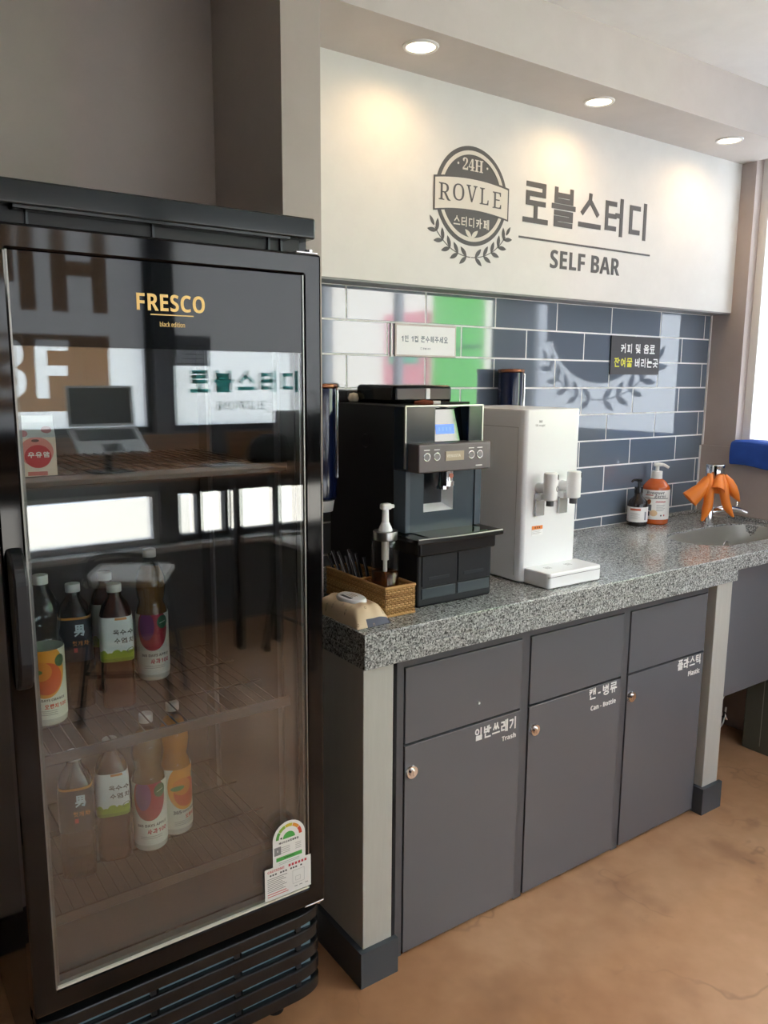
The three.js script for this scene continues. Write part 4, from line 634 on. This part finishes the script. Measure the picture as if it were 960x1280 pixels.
// drinks inside
const cap = (r, y, h = 0.017) => lathe([[0, y + h], [r - 0.001, y + h], [r, y + h - 0.001], [r, y], [0, y]], 24);
const ell = (c, x, y, a, b, col, t = 0) => { c.fillStyle = col; c.beginPath(); c.ellipse(x, y, a, b, t, 0, 7); c.fill(); };
const LB = {
  orange: print(1024, 640, (c, w, h) => { c.fillStyle = '#ece9d6'; c.fillRect(0, 0, w, h); ell(c, 505, 190, 185, 250, '#f0a030'); ell(c, 520, 260, 140, 150, '#e0551e'); ell(c, 470, 190, 100, 90, '#ea8c2c'); ell(c, 420, 200, 70, 26, '#2f7a30', -.1); ell(c, 650, 110, 50, 56, '#2f6a48');
    c.fillStyle = '#2e2c28'; c.font = 'bold 52px sans-serif'; c.fillText('365', 368, 478); c.font = 'bold 32px sans-serif'; c.fillText('DAYS ORANGE', 462, 472); drawKo(c, '오렌지100', 490, 498, 44, 7, '#d8431e', .9); c.fillStyle = '#8a8678'; for (let i = 0; i < 3; i++) c.fillRect(380, 560 + i * 18, 220, 4); }, 0.35),
  apple: print(1024, 640, (c, w, h) => { c.fillStyle = '#e9e7da'; c.fillRect(0, 0, w, h); ell(c, 500, 150, 165, 230, '#a8243a'); ell(c, 440, 120, 80, 150, '#7a3a78'); ell(c, 610, 85, 62, 70, '#1f5a3c'); c.strokeStyle = '#cfe0c8'; c.lineWidth = 6; c.beginPath(); c.moveTo(575, 95); c.lineTo(645, 78); c.stroke();
    c.fillStyle = '#2e2c28'; c.font = 'bold 40px sans-serif'; c.fillText('365 DAYS APPLE', 372, 445); drawKo(c, '사과100', 470, 468, 54, 8, '#c0283a', .9); c.fillStyle = '#8a8678'; for (let i = 0; i < 2; i++) c.fillRect(400, 545 + i * 20, 220, 4); }, 0.35),
  man: print(1024, 400, (c, w, h) => { c.fillStyle = '#15202c'; c.fillRect(0, 0, w, h); c.fillStyle = '#c58a3a'; c.fillRect(0, 0, w, 20); drawKo(c, '男', 500, 60, 110, 15, '#cfe2ea'); drawKo(c, '헛개차', 484, 210, 46, 6, '#d08a4a'); c.fillStyle = '#c24a4a'; c.fillRect(496, 275, 34, 40); c.fillStyle = '#22303c'; c.fillRect(0, 230, 400, 30); }, 0.3),
  corn: print(1024, 448, (c, w, h) => { c.fillStyle = '#dfe4e2'; c.fillRect(0, 0, w, h); c.fillStyle = '#9aae2e'; c.beginPath(); c.moveTo(0, h); for (let i = 0; i <= 60; i++) c.lineTo(i * w / 60, h * (.8 - .09 * hash(i, 3, 8))); c.lineTo(w, h); c.fill(); c.fillStyle = '#7f9628'; c.fillRect(0, h * .92, w, h * .08); c.fillStyle = '#c07a2a'; c.fillRect(500, 4, 110, 24); drawKo(c, '옥수수', 478, 120, 58, 7, '#38302a'); drawKo(c, '수염차', 486, 205, 58, 7, '#38302a'); c.strokeStyle = '#6a7a3a'; c.lineWidth = 6; c.beginPath(); c.ellipse(625, 340, 30, 20, -.5, 0, 7); c.stroke(); }, 0.35),
};
const NAME = { orange: 'orange juice bottle', apple: 'apple juice bottle', man: 'black tea bottle', corn: 'corn tea bottle' };
const LIQ = { orange: phys(0xe08a1c, 0.15), apple: phys(0x9a6a28, 0.12, { transmission: 0.4, thickness: 0 }), man: phys(0x14100e, 0.1), corn: phys(0x3a140c, 0.1) };
function bottle(kind, x, y, z, label, full = true, turn = -0.25) {
  const juice = kind === 'orange' || kind === 'apple';
  const b = thing(kind === 'orange' ? 'orange_juice_bottle' : kind === 'apple' ? 'apple_juice_bottle' : kind === 'man' ? 'dark_tea_bottle' : 'corn_tea_bottle', label, 'bottle', [x, y, z], turn, 'drink bottles in the fridge');
  if (juice) {
    const pr = [[0, 0], [0.03, 0], [0.037, 0.008], [0.038, 0.03], [0.038, 0.165], [0.036, 0.18], [0.03, 0.196], [0.034, 0.21], [0.037, 0.235], [0.034, 0.258], [0.024, 0.283], [0.0135, 0.298], [0.0135, 0.31]];
    part('bottle_body', lathe(pr, 40), M.pet, b);
    if (full) part('juice', lathe(pr.slice(0, 11).map(([r, y2]) => [Math.max(0, r - 0.002), y2 + 0.001]).concat([[0, 0.284]]), 36), LIQ[kind], b);
    part('label', lathe([[0.0383, 0.02], [0.0387, 0.022], [0.0387, 0.168], [0.0383, 0.17]], 40), LB[kind], b);
    part('cap', cap(0.0155, 0.306, 0.019), kind === 'orange' && !full ? M.whiteMatte : M.whiteMatte, b);
    part('bottom_cup', lathe([[0, 0.0005], [0.0302, 0.0005], [0.0374, 0.008], [0.0384, 0.022]], 36), phys(0xd8d6c6, 0.2), b);
  } else {
    const sq = (yy) => yy < 0.2 ? 1 : Math.max(0, 1 - (yy - 0.2) / 0.03);
    const pr = [[0, 0], [0.03, 0], [0.038, 0.006], [0.0385, 0.03], [0.0365, 0.034], [0.0385, 0.038], [0.0385, 0.066], [0.0365, 0.07], [0.0385, 0.074], [0.0385, 0.1], [0.0372, 0.104], [0.0385, 0.108], [0.0385, 0.195], [0.036, 0.212], [0.028, 0.235], [0.0145, 0.254], [0.0145, 0.266]];
    part('bottle_body', lathe(pr, 44, sq), LIQ[kind], b);
    part('label', lathe([[0.0387, 0.112], [0.0392, 0.114], [0.0392, 0.194], [0.0365, 0.2125]], 44, sq), LB[kind], b);
    part('cap', cap(0.0158, 0.264, 0.018), M.whiteMatte, b);
  }
}
const S2 = 0.7855, S3 = 0.4405;
bottle('orange', -0.464, S2, 0.362, 'nearly clear orange juice bottle with an orange on its label, middle shelf', false);
bottle('man', -0.386, S2, 0.3, 'dark tea bottle with a navy label on the middle fridge shelf');
bottle('corn', -0.31, S2, 0.35, 'corn tea bottle with a white and green label on the middle shelf, front one', true);
bottle('corn', -0.298, S2, 0.235, 'corn tea bottle on the middle shelf, standing behind another corn tea', true);
bottle('apple', -0.19, S2, 0.235, 'apple juice bottle with a red apple label on the middle shelf', true);
bottle('man', -0.428, S3, 0.4, 'dark tea bottle with a navy label on the lower fridge shelf');
bottle('corn', -0.345, S3, 0.38, 'corn tea bottle with a white and green label on the lower shelf');
bottle('apple', -0.265, S3, 0.39, 'apple juice bottle with a red apple label on the lower shelf', true);
bottle('orange', -0.192, S3, 0.36, 'full orange juice bottle on the lower fridge shelf', true, 0.35);
{
  const c = thing('milk_carton', 'small pink and white milk carton on the top fridge shelf', 'carton', [-0.481, 1.3335, 0.484], -0.12);
  const face = print(384, 448, (g, w, h) => { g.fillStyle = '#efdccb'; g.fillRect(0, 0, w, h); g.fillStyle = '#e9928c'; g.beginPath(); g.arc(w * .5, h * .36, 165, 0, 7); g.fill(); g.fillStyle = '#cf3040'; g.beginPath(); g.arc(w * .53, h * .48, 130, 0, 7); g.fill(); drawKo(g, '우유얌', w * .27, h * .36, 68, 11, '#f8f2ee'); g.fillStyle = '#d8706c'; g.fillRect(w * .25, h * .86, w * .5, h * .1); g.fillStyle = '#5a3a3a'; g.beginPath(); g.ellipse(w * .48, h * .08, 38, 16, 0, 0, 7); g.fill(); }, 0.4);
  const side = std(0xefe2d8, 0.45);
  part('box', bx(-0.034, 0.034, 0, 0.074, -0.034, 0.034), [side, side, side, side, face, side], c);
  const gs = poly([[-0.034, 0.074], [0.034, 0.074], [0.002, 0.1], [0.002, 0.113], [-0.002, 0.113], [-0.002, 0.1]]);
  part('gable', ext(gs, 0.068).rotateY(Math.PI / 2).translate(-0.034, 0, 0), std(0xf4f0ec, 0.45), c);
  for (const x of [-0.022, 0.02]) part('gable_dot', new THREE.CylinderGeometry(0.009, 0.009, 0.001, 20).rotateX(Math.PI / 2 - 0.9).translate(x, 0.081 + (x > 0 ? 0.006 : 0), 0.0265 - (x > 0 ? 0.0075 : 0)), std(0xe9a0a0, 0.5), c);
}

// ---------------------------------------------------------------- behind the camera: what the fridge door and tiles mirror
{
  const brown = phys(0xd0b89e, 1, { transmission: 0.75, thickness: 0, ior: 1.2 }), teal = phys(0x78bcb8, 1, { transmission: 0.75, thickness: 0, ior: 1.2 }), Zt = ZW + 0.066;
  const s = thing('window_lettering', 'teal Korean shop lettering on the white film of the wide window', 'lettering', [0, 0, Zt]);
  part('letters', hangul('로블스터디', 0.99, 1.425, 0.135, 0.14, 0.018, 0.022, 0.001), teal, s); part('small_letters', latin('ROVLE', serifR, 1.16, 1.5, 1.32, 1.375, 0.001), phys(0xa8b4b4, 1, { transmission: 0.6, thickness: 0, ior: 1.2 }), s);
  const f = thing('window_floor_sign', 'brown film block with a cut out 3F on the window', 'sign', [0, 0, Zt]);
  const blk = poly([[-0.3, 1.33], [0.53, 1.33], [0.53, 1.74], [-0.3, 1.74]]);
  for (const [ch, x0, x1] of [['3', -0.07, 0.09], ['F', 0.14, 0.31]]) {
    const pts = sansB.generateShapes(ch, 1)[0].getPoints(6), bb = new THREE.Box2().setFromPoints(pts);
    blk.holes.push(new THREE.Path(pts.map((q) => new THREE.Vector2(x0 + (q.x - bb.min.x) / (bb.max.x - bb.min.x) * (x1 - x0), 1.4 + (q.y - bb.min.y) / (bb.max.y - bb.min.y) * 0.31))));
  }
  part('film_block', ext(blk, 0.001), brown, f);
  const h = thing('window_big_letters', 'tall brown film letters above the brown block on the window', 'lettering', [0, 0, Zt]);
  part('stroke', bx(-0.25, 0.06, 2.0, 2.32, 0, 0.001), brown, h); part('stroke', bx(0.08, 0.16, 1.86, 2.32, 0, 0.001), brown, h); part('letter', latin('H', sansB, 0.24, 0.53, 1.86, 2.3, 0.001), brown, h);
  const e = thing('window_emblem', 'grey laurel badge printed on the white film of the side window', 'emblem', [XR + 0.0785, 1.85, 0.68], -Math.PI / 2);
  e.scale.x = -1; emblem(e, 2.35, phys(0x9a949a, 1, { transmission: 0.6, thickness: 0, ior: 1.2 }), phys(0xf0f0f2, 1, { transmission: 0.85, thickness: 0, ior: 1.2 }), 0.0008);
  const p = thing('notice_sheet', 'white paper notice taped to the window film', 'notice', [0, 0, Zt - 0.002]);
  part('paper', bx(0.9, 1.125, 1.585, 1.76, 0, 0.001), std(0xb9bcc0, 0.7), p); part('border', join([bx(0.91, 1.115, 1.595, 1.6, -0.001, 0), bx(0.91, 0.915, 1.6, 1.75, -0.001, 0), bx(1.11, 1.115, 1.6, 1.75, -0.001, 0), ...[0, 1, 2, 3].map((i) => bx(0.97, 1.09, 1.625 + i * 0.025, 1.63 + i * 0.025, -0.001, 0))]), M.ink, p);
}
{
  const d = thing('bar_desk', 'long brown wooden bar desk along the windows', 'desk');
  const wood = std(0xffffff, 0.45, { map: dataTex(256, (u, v) => { const g = fbm(u * .25, v * 4, 16, 4, 33); return lerp3([126, 88, 60], [184, 138, 98], g); }) });
  part('desk_top', uvm(rb(-0.5, 2.28, 0.99, 1.03, 3.06, 3.62, 0.004)), wood, d);
  struct('trim_5', uvm(bx(-0.5, 2.28, 1.03, 1.19, 3.625, 3.65)), wood);
  for (const x of [-0.42, 1.02, 1.26, 2.2]) part('leg', bx(x - 0.02, x + 0.02, 0, 0.99, 3.12, 3.16), M.blackMatte, d);
  const st = thing('laptop_stand', 'black angled stand carrying the open laptop', 'stand', [0.38, 1.0305, 3.28]);
  part('plate', rb(-0.14, 0.14, -0.004, 0.004, -0.1, 0.1, 0.003).rotateX(-0.5).translate(0, 0.152, 0), M.blackMatte, st); part('post', rod([0, 0.004, 0.03], [0, 0.148, 0], 0.02, 16), M.blackMatte, st); part('foot', rb(-0.1, 0.1, 0, 0.008, -0.08, 0.09, 0.003), M.blackMatte, st);
  const l = thing('laptop', 'open silver laptop with a dark screen on a stand', 'laptop', [0.38, 1.1885, 3.279]); l.rotation.x = -0.5;
  const sil = std(0xdcdede, 0.35), dark = phys(0x161c24, 0.1), base = part('base', rb(-0.175, 0.175, 0, 0.016, -0.125, 0.12, 0.005), sil, l);
  const keys = []; for (let r = 0; r < 5; r++) for (let k = 0; k < 15; k++) keys.push(bx(-0.148 + k * 0.0198, -0.131 + k * 0.0198, 0.016, 0.018, 0.075 - r * 0.021, 0.092 - r * 0.021)); part('keyboard', join(keys), std(0x3a3e42, 0.5), base).userData = { kind: 'stuff' }; part('touchpad', bx(-0.05, 0.05, 0.016, 0.0166, -0.11, -0.045), std(0x50555a, 0.3), base);
  const scn = part('screen', rb(-0.172, 0.172, 0.0, 0.21, -0.005, 0.004, 0.003).rotateX(0.62).translate(0, 0.018, 0.122), sil, l); part('display', bx(-0.158, 0.158, 0.014, 0.198, -0.0062, -0.005).rotateX(0.62).translate(0, 0.018, 0.122), dark, scn);
  const t = thing('tablet_holder', 'black tilting tablet holder on a round foot on the bar desk', 'holder', [1.0, 1.03, 3.25]);
  part('foot', rb(-0.1, 0.1, 0, 0.012, -0.07, 0.07, 0.005), std(0x9a9c9c, 0.4), t); part('post', rod([0, 0.01, 0], [-0.02, 0.14, 0.03], 0.012, 12), M.blackMatte, t); part('cradle', rb(-0.05, 0.05, 0, 0.16, -0.008, 0.008, 0.004).rotateX(0.35).translate(-0.02, 0.07, 0.0), M.blackMatte, t);
  const m = thing('grey_cabinet', 'tall grey equipment box standing on the bar desk', 'cabinet', [1.62, 1.0305, 3.34]);
  part('body', rb(-0.16, 0.16, 0, 0.29, -0.2, 0.2, 0.008), std(0x8a8d8c, 0.5), m); part('front_panel', rb(-0.14, 0.14, 0.02, 0.18, -0.206, -0.2, 0.002), std(0x23262a, 0.4), m); part('lamp_neck', tube([[0.02, 0.29, 0], [0.0, 0.36, -0.01], [-0.03, 0.4, -0.05], [-0.09, 0.4, -0.08]], 0.006, 20), M.blackMatte, m);
  const k = thing('black_bag', 'slumped black bag on the bar desk', 'bag', [1.33, 1.0305, 3.36]);
  part('bag_body', lathe([[0, 0], [0.11, 0], [0.125, 0.03], [0.115, 0.09], [0.08, 0.14], [0.03, 0.16], [0, 0.162]], 28).scale(1, 1, 0.8), std(0x1b1c20, 0.8), k); part('strap', tube([[-0.1, 0.08, -0.06], [-0.05, 0.15, -0.1], [0.04, 0.16, -0.09], [0.1, 0.08, -0.06]], 0.008, 20), M.blackMatte, k);
  const stool = (x, z, turn, label) => {
    const s = thing('bar_stool', label, 'stool', [x, 0, z], turn, 'bar stools at the desk');
    part('seat', rb(-0.17, 0.17, 0.615, 0.645, -0.17, 0.17, 0.012), std(0xe9e7e2, 0.45), s);
    for (const [a, c] of [[-1, -1], [1, -1], [-1, 1], [1, 1]]) { const g = part('leg', rod([a * 0.13, 0.615, c * 0.13], [a * 0.2, 0.03, c * 0.2], 0.012, 10), M.blackMatte, s); part('foot_cap', cyl(0.018, 0.034, a * 0.2, 0, c * 0.2, 14), M.blackMatte, g); }
    part('footrest', join([rod([-0.178, 0.22, -0.178], [0.178, 0.22, -0.178], 0.009), rod([-0.178, 0.22, 0.178], [0.178, 0.22, 0.178], 0.009), rod([-0.178, 0.22, -0.178], [-0.178, 0.22, 0.178], 0.009), rod([0.178, 0.22, -0.178], [0.178, 0.22, 0.178], 0.009)]), M.blackMatte, s);
    part('backrest', tube([[-0.14, 0.62, -0.165], [-0.145, 0.71, -0.18], [-0.11, 0.755, -0.185], [0.11, 0.755, -0.185], [0.145, 0.71, -0.18], [0.14, 0.62, -0.165]], 0.009, 40), M.blackMatte, s);
  };
  stool(0.27, 2.66, 0.5, 'white seated black steel bar stool turned aside in front of the laptop'); stool(1.35, 2.85, -0.15, 'white seated black steel bar stool pushed up near the grey box');
}
renderer.render(scene, camera);
